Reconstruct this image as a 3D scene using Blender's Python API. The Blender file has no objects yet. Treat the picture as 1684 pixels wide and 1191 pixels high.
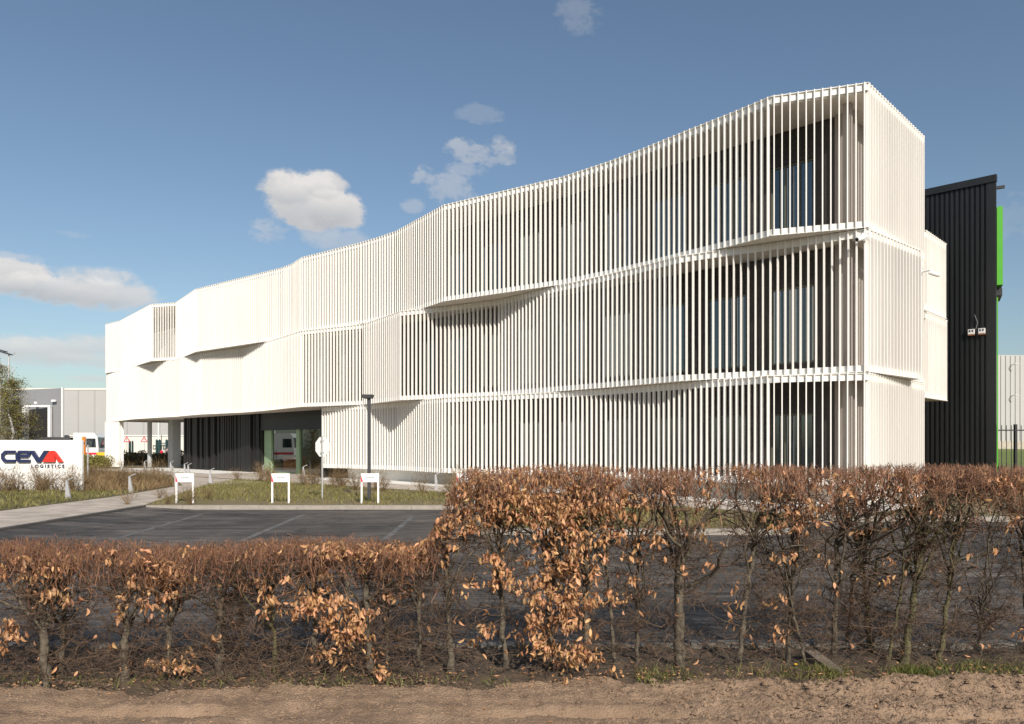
import bpy, math, random
import numpy as np
from mathutils import Vector, Matrix

C = bpy.context.scene.collection
R = np.random.RandomState(11)
random.seed(5)

# ------------------------------------------------------------------ camera, sky, sun, exposure
CAM_H = 1.7
cd = bpy.data.cameras.new('camera')
cam = bpy.data.objects.new('camera', cd)
C.objects.link(cam)
cam.location = (0, 0, CAM_H)
cam.rotation_euler = (math.radians(90), 0, 0)
cd.sensor_width = 36
cd.lens = 36 * 1250 / 1684
cd.shift_y = (735 - 595.5) / 1684
cd.clip_start = 0.05
cd.clip_end = 6000
bpy.context.scene.camera = cam

SUN_AZ, SUN_EL = math.radians(160), math.radians(32)       # clockwise from +Y
sunv = Vector((math.sin(SUN_AZ) * math.cos(SUN_EL), math.cos(SUN_AZ) * math.cos(SUN_EL), math.sin(SUN_EL)))
sl = bpy.data.lights.new('sun', 'SUN')
sl.energy = 4.4
sl.angle = math.radians(0.53)
sl.color = (1.0, 0.925, 0.82)
so = bpy.data.objects.new('sun', sl)
C.objects.link(so)
so.rotation_euler = (-sunv).to_track_quat('-Z', 'Y').to_euler()
so.location = sunv * 60

W = bpy.data.worlds.new('World')
bpy.context.scene.world = W
W.use_nodes = True


def build_world():
    nt = W.node_tree
    nt.nodes.clear()
    N, L = nt.nodes, nt.links
    out = N.new('ShaderNodeOutputWorld')
    bg = N.new('ShaderNodeBackground')
    bg.inputs['Strength'].default_value = 0.091
    L.new(bg.outputs[0], out.inputs[0])
    sky = N.new('ShaderNodeTexSky')
    sky.sky_type = 'NISHITA'
    sky.sun_disc = False
    sky.sun_elevation = SUN_EL
    sky.sun_rotation = SUN_AZ
    sky.air_density = 1.0
    sky.dust_density = 1.2
    sky.ozone_density = 1.45
    tc = N.new('ShaderNodeTexCoord')
    D = tc.outputs['Generated']

    def math_(op, a, b=None, c=None):
        n = N.new('ShaderNodeMath')
        n.operation = op
        for i, v in enumerate((a, b, c)):
            if v is None:
                continue
            if isinstance(v, (int, float)):
                n.inputs[i].default_value = v
            else:
                L.new(v, n.inputs[i])
        return n.outputs[0]

    def dot(vec):
        n = N.new('ShaderNodeVectorMath')
        n.operation = 'DOT_PRODUCT'
        L.new(D, n.inputs[0])
        n.inputs[1].default_value = vec
        return n.outputs['Value']

    # noise fields on the direction vector (flattened so that clouds stretch sideways)
    def noise(scale, detail, rough, zs, off=0.0):
        mp = N.new('ShaderNodeMapping')
        mp.inputs['Scale'].default_value = (1, 1, zs)
        mp.inputs['Location'].default_value = (off, off * 0.7, off * 0.3)
        L.new(D, mp.inputs[0])
        n = N.new('ShaderNodeTexNoise')
        n.inputs['Scale'].default_value = scale
        n.inputs['Detail'].default_value = detail
        n.inputs['Roughness'].default_value = rough
        L.new(mp.outputs[0], n.inputs['Vector'])
        return n.outputs['Fac']
    n1 = noise(15, 10, 0.66, 1.5)
    n2 = noise(38, 10, 0.68, 1.6, 3.1)
    nn = math_('ADD', math_('MULTIPLY', math_('SUBTRACT', n1, 0.5), 5.2), math_('MULTIPLY', math_('SUBTRACT', n2, 0.5), 3.2))
    # (bearing, height as slopes), half sizes, strength, roughness of the outline
    clouds = [(-0.268, 0.322, 0.056, 0.031, 1.15, 0.27), (-0.296, 0.340, 0.034, 0.020, 1.0, 0.30), (-0.232, 0.312, 0.036, 0.022, 1.0, .30), (-0.245, 0.345, 0.03, 0.015, .9, .3),
              (-0.320, 0.285, 0.026, 0.018, 0.36, 0.7), (-0.248, 0.281, 0.034, 0.016, 0.42, 0.5), (-0.218, 0.271, 0.028, 0.014, .36, .5),
              (-0.040, 0.388, 0.042, 0.016, 0.42, 0.95), (-0.014, 0.392, 0.020, 0.014, 0.5, 0.6), (-0.086, 0.350, 0.034, 0.020, 0.38, 0.95), (-0.065, 0.365, 0.03, 0.01, 0.3, .8),
              (-0.130, 0.318, 0.014, 0.009, 0.3, 0.5), (-0.045, 0.437, 0.026, 0.011, 0.15, 0.9), (0.09, 0.555, 0.030, 0.022, 0.16, 0.9),
              (-0.650, 0.222, 0.055, 0.022, 0.90, 0.34), (-0.585, 0.206, 0.070, 0.020, 0.85, 0.36), (-0.525, 0.200, 0.060, 0.018, 0.78, 0.40), (-0.56, .222, .06, .014, .7, .5), (-0.615, 0.208, .05, .018, .85, .35),
              (-0.61, 0.126, 0.090, 0.017, 0.75, 0.36), (-0.55, 0.134, 0.05, 0.013, 0.66, 0.36), (-0.70, 0.132, 0.06, 0.010, 0.55, 0.4), (-0.54, 0.112, 0.06, 0.010, 0.5, 0.4),
              (-0.55, 0.090, 0.030, 0.005, 0.5, 0.4), (-0.575, 0.279, 0.025, 0.005, 0.20, 0.6), (-0.650, 0.248, 0.03, 0.007, .4, .5),
              (-0.68, 0.10, 0.02, 0.014, 0.5, 0.4), (0.64, 0.30, 0.05, 0.03, 0.10, 0.9),
              (-1.05, 0.30, 0.2, 0.05, 0.8, 0.4), (-1.3, 0.15, 0.3, 0.03, 0.7, 0.4), (1.1, 0.25, 0.2, 0.05, 0.7, 0.4)]
    tot = None
    shade = None
    for (u, v, w, h, st, rg) in clouds:
        c = Vector((u, 1, v)).normalized()
        a = Vector((1, -u, 0)).normalized()
        b = c.cross(a)
        if b.z < 0:
            b = -b
        k = c.dot(Vector((0, 1, 0)))
        w2, h2 = w * k * 1.25, h * k * 1.35
        da = math_('MULTIPLY', dot(tuple(a)), 1 / w2)
        db = math_('MULTIPLY', dot(tuple(b)), 1 / h2)
        # flat-bottomed: squash the lower half
        r2 = math_('ADD', math_('MULTIPLY', da, da), math_('MULTIPLY', db, db))
        fr = math_('GREATER_THAN', dot(tuple(c)), 0.2)
        f = math_('SUBTRACT', 1.0, r2)
        f = math_('MULTIPLY_ADD', nn, rg, f)
        mr = N.new('ShaderNodeMapRange')
        mr.interpolation_type = 'SMOOTHSTEP'
        mr.inputs['From Min'].default_value = 0.10
        mr.inputs['From Max'].default_value = 0.62 if st > 0.8 else 0.95
        mr.inputs['To Max'].default_value = st
        L.new(f, mr.inputs['Value'])
        m = math_('MULTIPLY', mr.outputs[0], fr)
        sh = math_('MULTIPLY', m, db)
        tot = m if tot is None else math_('MAXIMUM', tot, m)
        shade = sh if shade is None else math_('ADD', shade, sh)
    tot = math_('MINIMUM', tot, 0.93)
    lit = N.new('ShaderNodeMapRange')
    lit.inputs['From Min'].default_value = -0.9
    lit.inputs['From Max'].default_value = 0.9
    L.new(math_('ADD', shade, math_('MULTIPLY', nn, 0.16)), lit.inputs['Value'])
    cc = N.new('ShaderNodeMix')
    cc.data_type = 'RGBA'
    cc.inputs['A'].default_value = (4.7, 4.75, 4.9, 1)
    cc.inputs['B'].default_value = (7.6, 7.3, 7.0, 1)
    L.new(lit.outputs[0], cc.inputs['Factor'])
    mx = N.new('ShaderNodeMix')
    mx.data_type = 'RGBA'
    L.new(tot, mx.inputs['Factor'])
    tint = N.new('ShaderNodeMix')
    tint.data_type = 'RGBA'
    tint.blend_type = 'MULTIPLY'
    tint.inputs['Factor'].default_value = 1.0
    tint.inputs['B'].default_value = (0.985, 1.005, 0.985, 1)
    L.new(sky.outputs[0], tint.inputs['A'])
    L.new(tint.outputs['Result'], mx.inputs['A'])
    L.new(cc.outputs['Result'], mx.inputs['B'])
    L.new(mx.outputs['Result'], bg.inputs['Color'])


build_world()
vs = bpy.context.scene.view_settings
vs.view_transform = 'Standard'
vs.look = 'None'
vs.exposure = 0.27
vs.gamma = 1.0
bpy.context.scene.display_settings.display_device = 'sRGB'


# ------------------------------------------------------------------ helpers
def mat(name, col, rough=0.6, var=0.12, scale=6.0, col2=None, bump=0.0, bscale=40.0, metallic=0.0, spec=0.5, detail=5, island=0.0, trans=0.0, stretch=(1, 1, 1)):
    m = bpy.data.materials.new(name)
    m.use_nodes = True
    nt = m.node_tree
    N, L = nt.nodes, nt.links
    p = N['Principled BSDF']
    p.inputs['Roughness'].default_value = rough
    p.inputs['Metallic'].default_value = metallic
    p.inputs['Specular IOR Level'].default_value = spec
    tc = N.new('ShaderNodeTexCoord')
    mp = N.new('ShaderNodeMapping')
    mp.inputs['Scale'].default_value = stretch
    L.new(tc.outputs['Object'], mp.inputs[0])
    n = N.new('ShaderNodeTexNoise')
    n.inputs['Scale'].default_value = scale
    n.inputs['Detail'].default_value = detail
    n.inputs['Roughness'].default_value = 0.6
    L.new(mp.outputs[0], n.inputs['Vector'])
    if col2 is None:
        a = tuple(c * (1 - var) for c in col)
        b = tuple(min(1, c * (1 + var)) for c in col)
    else:
        a, b = col, col2
    cr = N.new('ShaderNodeValToRGB')
    cr.color_ramp.elements[0].position = 0.3
    cr.color_ramp.elements[1].position = 0.7
    cr.color_ramp.elements[0].color = (*a, 1)
    cr.color_ramp.elements[1].color = (*b, 1)
    L.new(n.outputs['Fac'], cr.inputs[0])
    src = cr.outputs[0]
    if island > 0:
        g = N.new('ShaderNodeNewGeometry')
        hs = N.new('ShaderNodeHueSaturation')
        mr = N.new('ShaderNodeMapRange')
        mr.inputs['To Min'].default_value = 1 - island
        mr.inputs['To Max'].default_value = 1 + island
        L.new(g.outputs['Random Per Island'], mr.inputs['Value'])
        L.new(mr.outputs[0], hs.inputs['Value'])
        if island > 0.2:
            mh = N.new('ShaderNodeMath')
            mh.operation = 'MULTIPLY'
            mh.inputs[1].default_value = 7.31
            fh = N.new('ShaderNodeMath')
            fh.operation = 'FRACT'
            L.new(g.outputs['Random Per Island'], mh.inputs[0])
            L.new(mh.outputs[0], fh.inputs[0])
            mr2 = N.new('ShaderNodeMapRange')
            mr2.inputs['To Min'].default_value = 0.489
            mr2.inputs['To Max'].default_value = 0.515
            L.new(fh.outputs[0], mr2.inputs['Value'])
            L.new(mr2.outputs[0], hs.inputs['Hue'])
        L.new(src, hs.inputs['Color'])
        src = hs.outputs[0]
    L.new(src, p.inputs['Base Color'])
    if bump > 0:
        n2 = N.new('ShaderNodeTexNoise')
        n2.inputs['Scale'].default_value = bscale
        n2.inputs['Detail'].default_value = 6
        L.new(mp.outputs[0], n2.inputs['Vector'])
        b_ = N.new('ShaderNodeBump')
        b_.inputs['Strength'].default_value = bump
        b_.inputs['Distance'].default_value = 0.02
        L.new(n2.outputs['Fac'], b_.inputs['Height'])
        L.new(b_.outputs[0], p.inputs['Normal'])
    if trans > 0:
        t = N.new('ShaderNodeBsdfTranslucent')
        L.new(src, t.inputs['Color'])
        mx = N.new('ShaderNodeMixShader')
        mx.inputs[0].default_value = trans
        L.new(p.outputs[0], mx.inputs[1])
        L.new(t.outputs[0], mx.inputs[2])
        L.new(mx.outputs[0], N['Material Output'].inputs['Surface'])
    return m


def glass_mat(name, tint, refl=0.4, thru=True):
    m = bpy.data.materials.new(name)
    m.use_nodes = True
    N, L = m.node_tree.nodes, m.node_tree.links
    N.remove(N['Principled BSDF'])
    g = N.new('ShaderNodeBsdfGlossy')
    g.inputs['Roughness'].default_value = 0.02
    g.inputs['Color'].default_value = (0.85, 0.93, 0.95, 1)
    if thru:
        t = N.new('ShaderNodeBsdfTransparent')
    else:
        t = N.new('ShaderNodeBsdfDiffuse')
    t.inputs['Color'].default_value = (*tint, 1)
    lw = N.new('ShaderNodeLayerWeight')
    lw.inputs['Blend'].default_value = 0.25
    mr = N.new('ShaderNodeMapRange')
    mr.inputs['To Min'].default_value = refl * 0.6
    mr.inputs['To Max'].default_value = min(1, refl * 2.0)
    L.new(lw.outputs['Fresnel'], mr.inputs['Value'])
    mx = N.new('ShaderNodeMixShader')
    L.new(mr.outputs[0], mx.inputs[0])
    L.new(t.outputs[0], mx.inputs[1])
    L.new(g.outputs[0], mx.inputs[2])
    L.new(mx.outputs[0], N['Material Output'].inputs['Surface'])
    return m


def fast_mesh(name, V, F, smooth=False):
    """V: n x 3, F: list of arrays (m x k)"""
    me = bpy.data.meshes.new(name)
    V = np.asarray(V, dtype=np.float32)
    me.vertices.add(len(V))
    me.vertices.foreach_set('co', V.ravel())
    F = [np.asarray(f, dtype=np.int32) for f in F if len(f)]
    nl = sum(f.size for f in F)
    nf = sum(len(f) for f in F)
    me.loops.add(nl)
    me.polygons.add(nf)
    me.loops.foreach_set('vertex_index', np.concatenate([f.ravel() for f in F]))
    tot = np.concatenate([np.full(len(f), f.shape[1], dtype=np.int32) for f in F])
    start = np.concatenate([[0], np.cumsum(tot)[:-1]]).astype(np.int32)
    me.polygons.foreach_set('loop_start', start)
    me.polygons.foreach_set('loop_total', tot)
    me.polygons.foreach_set('use_smooth', np.full(nf, bool(smooth)))
    me.update(calc_edges=True)
    return me


ORG = {}


class MB:
    def __init__(s):
        s.V, s.F, s.n = [], {}, 0

    def add(s, V, faces):
        V = np.asarray(V, float).reshape(-1, 3)
        for f in faces:
            s.F.setdefault(len(f), []).append([i + s.n for i in f])
        s.V.append(V)
        s.n += len(V)
        return s

    def addnp(s, V, F):
        s.V.append(np.asarray(V, float))
        F = np.asarray(F) + s.n
        s.F.setdefault(F.shape[1], []).extend(F.tolist())
        s.n += len(V)
        return s

    def hexa(s, p):
        """8 points: bottom 4 (ccw), top 4"""
        return s.add(p, [(3, 2, 1, 0), (4, 5, 6, 7), (0, 1, 5, 4), (1, 2, 6, 5), (2, 3, 7, 6), (3, 0, 4, 7)])

    def box(s, x0, x1, y0, y1, z0, z1):
        return s.hexa([(x0, y0, z0), (x1, y0, z0), (x1, y1, z0), (x0, y1, z0), (x0, y0, z1), (x1, y0, z1), (x1, y1, z1), (x0, y1, z1)])

    def obox(s, c, ax, ay, hx, hy, z0, z1):
        """box in plan: centre c, unit axes ax, ay, half sizes"""
        c, ax, ay = np.array(c[:2], float), np.array(ax, float), np.array(ay, float)
        q = [c - ax * hx - ay * hy, c + ax * hx - ay * hy, c + ax * hx + ay * hy, c - ax * hx + ay * hy]
        return s.hexa([(*p, z0) for p in q] + [(*p, z1) for p in q])

    def prism(s, poly, axis_fn, d0, d1):
        """poly 2D, axis_fn(u,v,d)->xyz"""
        n = len(poly)
        V = [axis_fn(u, v, d0) for u, v in poly] + [axis_fn(u, v, d1) for u, v in poly]
        return s.add(V, [tuple(range(n - 1, -1, -1)), tuple(range(n, 2 * n))] + [(i, (i + 1) % n, n + (i + 1) % n, n + i) for i in range(n)])

    def slab(s, poly, z0, z1):
        return s.prism(poly, lambda u, v, d: (u, v, d), z0, z1)

    def tube(s, pts, rad, k=8, cap=True):
        pts = [Vector(p) for p in pts]
        if not isinstance(rad, (list, tuple)):
            rad = [rad] * len(pts)
        rings = []
        base = None
        for i, p in enumerate(pts):
            t = (pts[min(i + 1, len(pts) - 1)] - pts[max(i - 1, 0)]).normalized()
            if base is None:
                base = t.orthogonal().normalized()
            a = (base - t * base.dot(t)).normalized()
            base = a
            b = t.cross(a)
            rings.append([p + (a * math.cos(2 * math.pi * j / k) + b * math.sin(2 * math.pi * j / k)) * rad[i] for j in range(k)])
        V = [tuple(v) for r_ in rings for v in r_]
        F = []
        for i in range(len(pts) - 1):
            for j in range(k):
                F.append((i * k + j, i * k + (j + 1) % k, (i + 1) * k + (j + 1) % k, (i + 1) * k + j))
        if cap:
            F.append(tuple(range(k - 1, -1, -1)))
            F.append(tuple((len(pts) - 1) * k + j for j in range(k)))
        return s.add(V, F)

    def build(s, name, m, parent=None, smooth=False, local=False):
        V = np.concatenate(s.V) if s.V else np.zeros((0, 3))
        org = ORG.get(parent.name, Vector((0, 0, 0))) if parent else Vector((0, 0, 0))
        if not local:
            V = V - np.array(org)
        me = fast_mesh(name, V, [np.array(f) for f in s.F.values()], smooth)
        if m:
            me.materials.append(m)
        o = bpy.data.objects.new(name, me)
        C.objects.link(o)
        if parent:
            o.parent = parent
            ORG[o.name] = org
        return o


def tag(o, label=None, cat=None, group=None, kind=None):
    if label:
        o['label'] = label
    if cat:
        o['category'] = cat
    if group:
        o['group'] = group
    if kind:
        o['kind'] = kind
    return o


def thing(name, label, cat, loc, rz=0.0, group=None):
    o = bpy.data.objects.new(name, None)
    C.objects.link(o)
    o.location = loc
    o.rotation_euler = (0, 0, rz)
    o.empty_display_size = 0.2
    ORG[o.name] = Vector(loc)
    return tag(o, label, cat, group)


def copy_tree(o, parent=None):
    c = o.copy()
    C.objects.link(c)
    if parent:
        c.parent = parent
    for ch in list(o.children):
        copy_tree(ch, c)
    return c


def px(x, y=None, Z=None, z=0.0):
    """a point of the place: bearing x (photo column) at depth Z, or where the sight line through row y meets height z"""
    if Z is None:
        Z = (CAM_H - z) * 1250 / (y - 735)
    return ((x - 842) / 1250 * Z, Z)


def strands(P0, P1, R0, R1, k=3):
    """many tapered prisms at once"""
    P0, P1, R0, R1 = [np.asarray(a, float) for a in (P0, P1, R0, R1)]
    d = P1 - P0
    d /= np.maximum(np.linalg.norm(d, axis=1, keepdims=True), 1e-9)
    ref = np.where(np.abs(d[:, 2:3]) > 0.9, np.array([[1., 0, 0]]), np.array([[0, 0, 1.]]))
    a = np.cross(d, ref)
    a /= np.maximum(np.linalg.norm(a, axis=1, keepdims=True), 1e-9)
    b = np.cross(d, a)
    n = len(P0)
    V = np.zeros((n, 2 * k, 3))
    for j in range(k):
        c_, s_ = math.cos(2 * math.pi * j / k), math.sin(2 * math.pi * j / k)
        o_ = a * c_ + b * s_
        V[:, j] = P0 + o_ * R0[:, None]
        V[:, k + j] = P1 + o_ * R1[:, None]
    idx = np.arange(n)[:, None] * 2 * k
    F = [np.concatenate([idx + j, idx + (j + 1) % k, idx + k + (j + 1) % k, idx + k + j], axis=1) for j in range(k)]
    return V.reshape(-1, 3), np.concatenate(F)


# ------------------------------------------------------------------ materials
M = {}
M['white'] = mat('white_coated_aluminium', (0.82, 0.79, 0.75), 0.42, 0.03, 1.1, stretch=(1, 1, 0.22), island=0.025)
M['rail'] = mat('white_rail', (0.76, 0.74, 0.70), 0.45, 0.04, 3)
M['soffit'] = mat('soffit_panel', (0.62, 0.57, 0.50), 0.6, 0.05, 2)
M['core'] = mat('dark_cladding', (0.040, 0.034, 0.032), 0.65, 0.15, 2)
M['pier'] = mat('sunlit_wall_tone', (0.30, 0.265, 0.24), 0.7, 0.06, 2)  # lighter copy of the wall tone, sunlight near the corner put into the colour
M['frame'] = mat('olive_window_frame', (0.12, 0.125, 0.095), 0.5, 0.1, 4)
M['glass'] = glass_mat('window_glass', (0.016, 0.024, 0.032), 0.30, False)
M['blackclad'] = mat('black_corrugated_steel', (0.018, 0.019, 0.020), 0.45, 0.22, 0.9, stretch=(1, 1, .25))
M['blackrib'] = mat('black_ribbed_cladding', (0.013, 0.0125, 0.0125), 0.5, 0.15, 1.2)
M['plinth'] = mat('plinth_render', (0.72, 0.69, 0.64), 0.8, 0.05, 2, bump=0.1, bscale=30)
M['greenframe'] = mat('green_door_frame', (0.30, 0.42, 0.25), 0.5, 0.06, 3)
M['clear'] = glass_mat('door_glass', (0.58, 0.72, 0.58), 0.33, True)
M['interior'] = mat('interior_wall', (0.10, 0.105, 0.08), 0.8, 0.1, 2)
M['desk'] = mat('red_desk', (0.62, 0.13, 0.06), 0.5, 0.08, 3)
M['pillar'] = mat('grey_concrete', (0.42, 0.43, 0.43), 0.7, 0.06, 2)
M['green'] = mat('green_panel', (0.10, 0.42, 0.04), 0.45, 0.05, 2)
M['asphalt'] = None
M['signwhite'] = mat('sign_white', (0.80, 0.79, 0.77), 0.4, 0.015, 2)
M['navy'] = mat('navy_letter', (0.020, 0.028, 0.085), 0.35, 0.08, 3)
M['red'] = mat('red_letter', (0.62, 0.035, 0.025), 0.4, 0.05, 3)
M['redsign'] = mat('red_mark', (0.60, 0.02, 0.05), 0.4, 0.05, 3)
M['greytext'] = mat('grey_text', (0.25, 0.25, 0.26), 0.6, 0.05, 3)
M['galv'] = mat('galvanised_steel', (0.50, 0.50, 0.50), 0.45, 0.08, 8, metallic=0.6)
M['lampgrey'] = mat('charcoal_paint', (0.045, 0.045, 0.05), 0.45, 0.08, 6)
M['bollard'] = mat('pale_grey_coating', (0.36, 0.36, 0.37), 0.5, 0.05, 6)
M['halllight'] = mat('pale_grey_cladding', (0.40, 0.395, 0.39), 0.6, 0.03, 0.3)
M['halljoint'] = mat('cladding_joint', (0.36, 0.355, 0.35), 0.6, 0.03, 0.3)
M['hallgrey'] = mat('mid_grey_cladding', (0.24, 0.245, 0.26), 0.5, 0.03, 0.3)
M['cream'] = mat('cream_wall', (0.72, 0.69, 0.62), 0.7, 0.03, 0.3)
M['dark'] = mat('near_black', (0.015, 0.014, 0.014), 0.5, 0.1, 2)
M['concrete'] = mat('concrete_plinth', (0.40, 0.36, 0.30), 0.8, 0.12, 1.5)
M['fence'] = mat('black_fence_paint', (0.02, 0.02, 0.022), 0.4, 0.1, 5)
M['bark'] = mat('beech_bark', (0.040, 0.031, 0.023), 0.9, 0.2, 18, col2=(0.150, 0.125, 0.09), bump=0.7, bscale=60)
M['twig'] = mat('red_brown_twig', (0.115, 0.050, 0.028), 0.7, 0.25, 3, col2=(0.235, 0.112, 0.058), island=0.5)
M['branch'] = mat('dark_branch', (0.050, 0.031, 0.021), 0.8, 0.25, 3, col2=(0.125, 0.077, 0.048), island=0.4)
M['leaf'] = mat('dry_beech_leaf', (0.31, 0.140, 0.060), 0.55, 0.2, 9, col2=(0.63, 0.355, 0.185), island=0.48, trans=0.22)
M['kerb'] = mat('kerb_stone', (0.29, 0.26, 0.225), 0.85, 0.12, 8, bump=0.2, bscale=50)
M['darkedge'] = mat('dark_edge_stone', (0.075, 0.07, 0.065), 0.9, 0.2, 6)
M['edging'] = mat('old_edging_stone', (0.16, 0.145, 0.125), 0.9, 0.25, 9, bump=0.5, bscale=30)
M['gravel'] = mat('white_gravel', (0.76, 0.74, 0.70), 0.9, 0.2, 40, bump=0.6, bscale=60)
M['gold'] = mat('orange_paint', (0.75, 0.22, 0.02), 0.5, 0.06, 4)
M['yellow'] = mat('yellow_paint', (0.75, 0.48, 0.03), 0.5, 0.06, 4)
M['rust'] = mat('rust_brown_steel', (0.26, 0.11, 0.05), 0.7, 0.2, 4)
M['truckwhite'] = mat('white_lorry_paint', (0.72, 0.72, 0.71), 0.35, 0.03, 2)
M['tyre'] = mat('tyre_rubber', (0.02, 0.02, 0.02), 0.8, 0.1, 6)
M['postgreen'] = mat('dark_green_post', (0.015, 0.05, 0.05), 0.5, 0.1, 4)
M['wood'] = mat('weathered_timber', (0.14, 0.11, 0.085), 0.9, 0.3, 12, bump=0.5, bscale=40, stretch=(1, 1, 6))


def asphalt_mat():
    m = bpy.data.materials.new('old_asphalt')
    m.use_nodes = True
    N, L = m.node_tree.nodes, m.node_tree.links
    p = N['Principled BSDF']
    tc = N.new('ShaderNodeTexCoord')

    def nz(scale, st=(1, 1, 1), detail=6):
        mp = N.new('ShaderNodeMapping')
        mp.inputs['Scale'].default_value = st
        L.new(tc.outputs['Object'], mp.inputs[0])
        n = N.new('ShaderNodeTexNoise')
        n.inputs['Scale'].default_value = scale
        n.inputs['Detail'].default_value = detail
        n.inputs['Roughness'].default_value = 0.65
        L.new(mp.outputs[0], n.inputs['Vector'])
        return n.outputs['Fac']

    def ramp(f, a, b, p0=0.35, p1=0.65):
        r_ = N.new('ShaderNodeValToRGB')
        r_.color_ramp.elements[0].position = p0
        r_.color_ramp.elements[1].position = p1
        r_.color_ramp.elements[0].color = (*a, 1)
        r_.color_ramp.elements[1].color = (*b, 1)
        L.new(f, r_.inputs[0])
        return r_.outputs[0]
    big = ramp(nz(0.28), (0.041, 0.038, 0.037), (0.110, 0.099, 0.090))
    streak = ramp(nz(1.1, (0.35, 2.4, 1)), (0.50, 0.50, 0.51), (1.55, 1.52, 1.48))
    fine = ramp(nz(60, detail=3), (0.65, 0.65, 0.66), (1.4, 1.4, 1.38), 0.3, 0.7)

    streak2 = ramp(nz(5.0, (0.45, 3.0, 1), 8), (0.50, 0.50, 0.52), (1.8, 1.75, 1.68), 0.38, 0.68)

    def mul(a, b):
        mx = N.new('ShaderNodeMix')
        mx.data_type = 'RGBA'
        mx.blend_type = 'MULTIPLY'
        mx.inputs['Factor'].default_value = 1
        L.new(a, mx.inputs['A'])
        L.new(b, mx.inputs['B'])
        return mx.outputs['Result']
    vo = N.new('ShaderNodeTexVoronoi')
    vo.feature = 'DISTANCE_TO_EDGE'
    vo.inputs['Scale'].default_value = 0.30
    mpv = N.new('ShaderNodeMapping')
    wob = N.new('ShaderNodeTexNoise')
    wob.inputs['Scale'].default_value = 1.3
    wob.inputs['Detail'].default_value = 6
    L.new(tc.outputs['Object'], wob.inputs['Vector'])
    ad = N.new('ShaderNodeVectorMath')
    ad.operation = 'MULTIPLY_ADD'
    L.new(wob.outputs['Color'], ad.inputs[0])
    ad.inputs[1].default_value = (1.6, 1.6, 0)
    L.new(tc.outputs['Object'], ad.inputs[2])
    L.new(ad.outputs[0], vo.inputs['Vector'])
    crack = ramp(vo.outputs['Distance'], (0.45, 0.45, 0.45), (1, 1, 1), 0.002, 0.007)
    L.new(mul(mul(mul(mul(big, streak), streak2), fine), crack), p.inputs['Base Color'])
    p.inputs['Roughness'].default_value = 0.72
    p.inputs['Specular IOR Level'].default_value = 0.3
    b_ = N.new('ShaderNodeBump')
    b_.inputs['Strength'].default_value = 0.6
    b_.inputs['Distance'].default_value = 0.012
    L.new(nz(45, detail=4), b_.inputs['Height'])
    L.new(b_.outputs[0], p.inputs['Normal'])
    return m


M['asphalt'] = asphalt_mat()


def paver_mat():
    m = bpy.data.materials.new('pale_pavers')
    m.use_nodes = True
    N, L = m.node_tree.nodes, m.node_tree.links
    p = N['Principled BSDF']
    p.inputs['Roughness'].default_value = 0.85
    tc = N.new('ShaderNodeTexCoord')
    br = N.new('ShaderNodeTexBrick')
    br.inputs['Scale'].default_value = 1.0
    br.inputs['Brick Width'].default_value = 0.6
    br.inputs['Row Height'].default_value = 0.4
    br.inputs['Mortar Size'].default_value = 0.008
    br.inputs['Color1'].default_value = (0.43, 0.37, 0.315, 1)
    br.inputs['Color2'].default_value = (0.52, 0.455, 0.39, 1)
    br.inputs['Mortar'].default_value = (0.20, 0.17, 0.14, 1)
    L.new(tc.outputs['Object'], br.inputs['Vector'])
    n = N.new('ShaderNodeTexNoise')
    n.inputs['Scale'].default_value = 2.2
    n.inputs['Detail'].default_value = 8
    L.new(tc.outputs['Object'], n.inputs['Vector'])
    r_ = N.new('ShaderNodeValToRGB')
    r_.color_ramp.elements[0].color = (0.72, 0.70, 0.66, 1)
    r_.color_ramp.elements[1].color = (1.1, 1.1, 1.1, 1)
    r_.color_ramp.elements[0].position = 0.3
    r_.color_ramp.elements[1].position = 0.65
    L.new(n.outputs['Fac'], r_.inputs[0])
    mx = N.new('ShaderNodeMix')
    mx.data_type = 'RGBA'
    mx.blend_type = 'MULTIPLY'
    mx.inputs['Factor'].default_value = 1
    L.new(br.outputs['Color'], mx.inputs['A'])
    L.new(r_.outputs[0], mx.inputs['B'])
    L.new(mx.outputs['Result'], p.inputs['Base Color'])
    return m


M['paver'] = paver_mat()
M['verge'] = mat('verge_earth', (0.105, 0.105, 0.035), 0.95, 0.2, 0.9, col2=(0.225, 0.155, 0.088), bump=0.6, bscale=25, detail=9)
M['bed'] = mat('planting_bed_earth', (0.085, 0.06, 0.03), 0.95, 0.2, 1.2, col2=(0.10, 0.095, 0.03), bump=0.6, bscale=25, detail=9)
M['grass'] = mat('grass_blade', (0.135, 0.135, 0.032), 0.7, 0.2, 1.3, col2=(0.28, 0.235, 0.092), island=0.4, trans=0.25)
M['greengrass'] = mat('fresh_grass_blade', (0.10, 0.125, 0.022), 0.6, 0.2, 3.3, col2=(0.24, 0.215, 0.07), island=0.4, trans=0.25)
M['deadstem'] = mat('dead_stem', (0.135, 0.085, 0.04), 0.85, 0.2, 1.5, col2=(0.22, 0.15, 0.075), island=0.4)
M['soil'] = mat('sandy_soil', (0.195, 0.128, 0.082), 0.95, 0.2, 2.6, col2=(0.335, 0.230, 0.152), bump=1.0, bscale=75, detail=10)
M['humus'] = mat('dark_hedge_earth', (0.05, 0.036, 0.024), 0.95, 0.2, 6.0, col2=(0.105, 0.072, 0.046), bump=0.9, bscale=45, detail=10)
M['paint'] = mat('worn_road_paint', (0.05, 0.05, 0.05), 0.8, 0.2, 3.2, col2=(0.19, 0.185, 0.18), detail=10)
M['farland'] = mat('far_ground', (0.07, 0.075, 0.03), 0.95, 0.2, 0.05, col2=(0.11, 0.09, 0.05))

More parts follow.
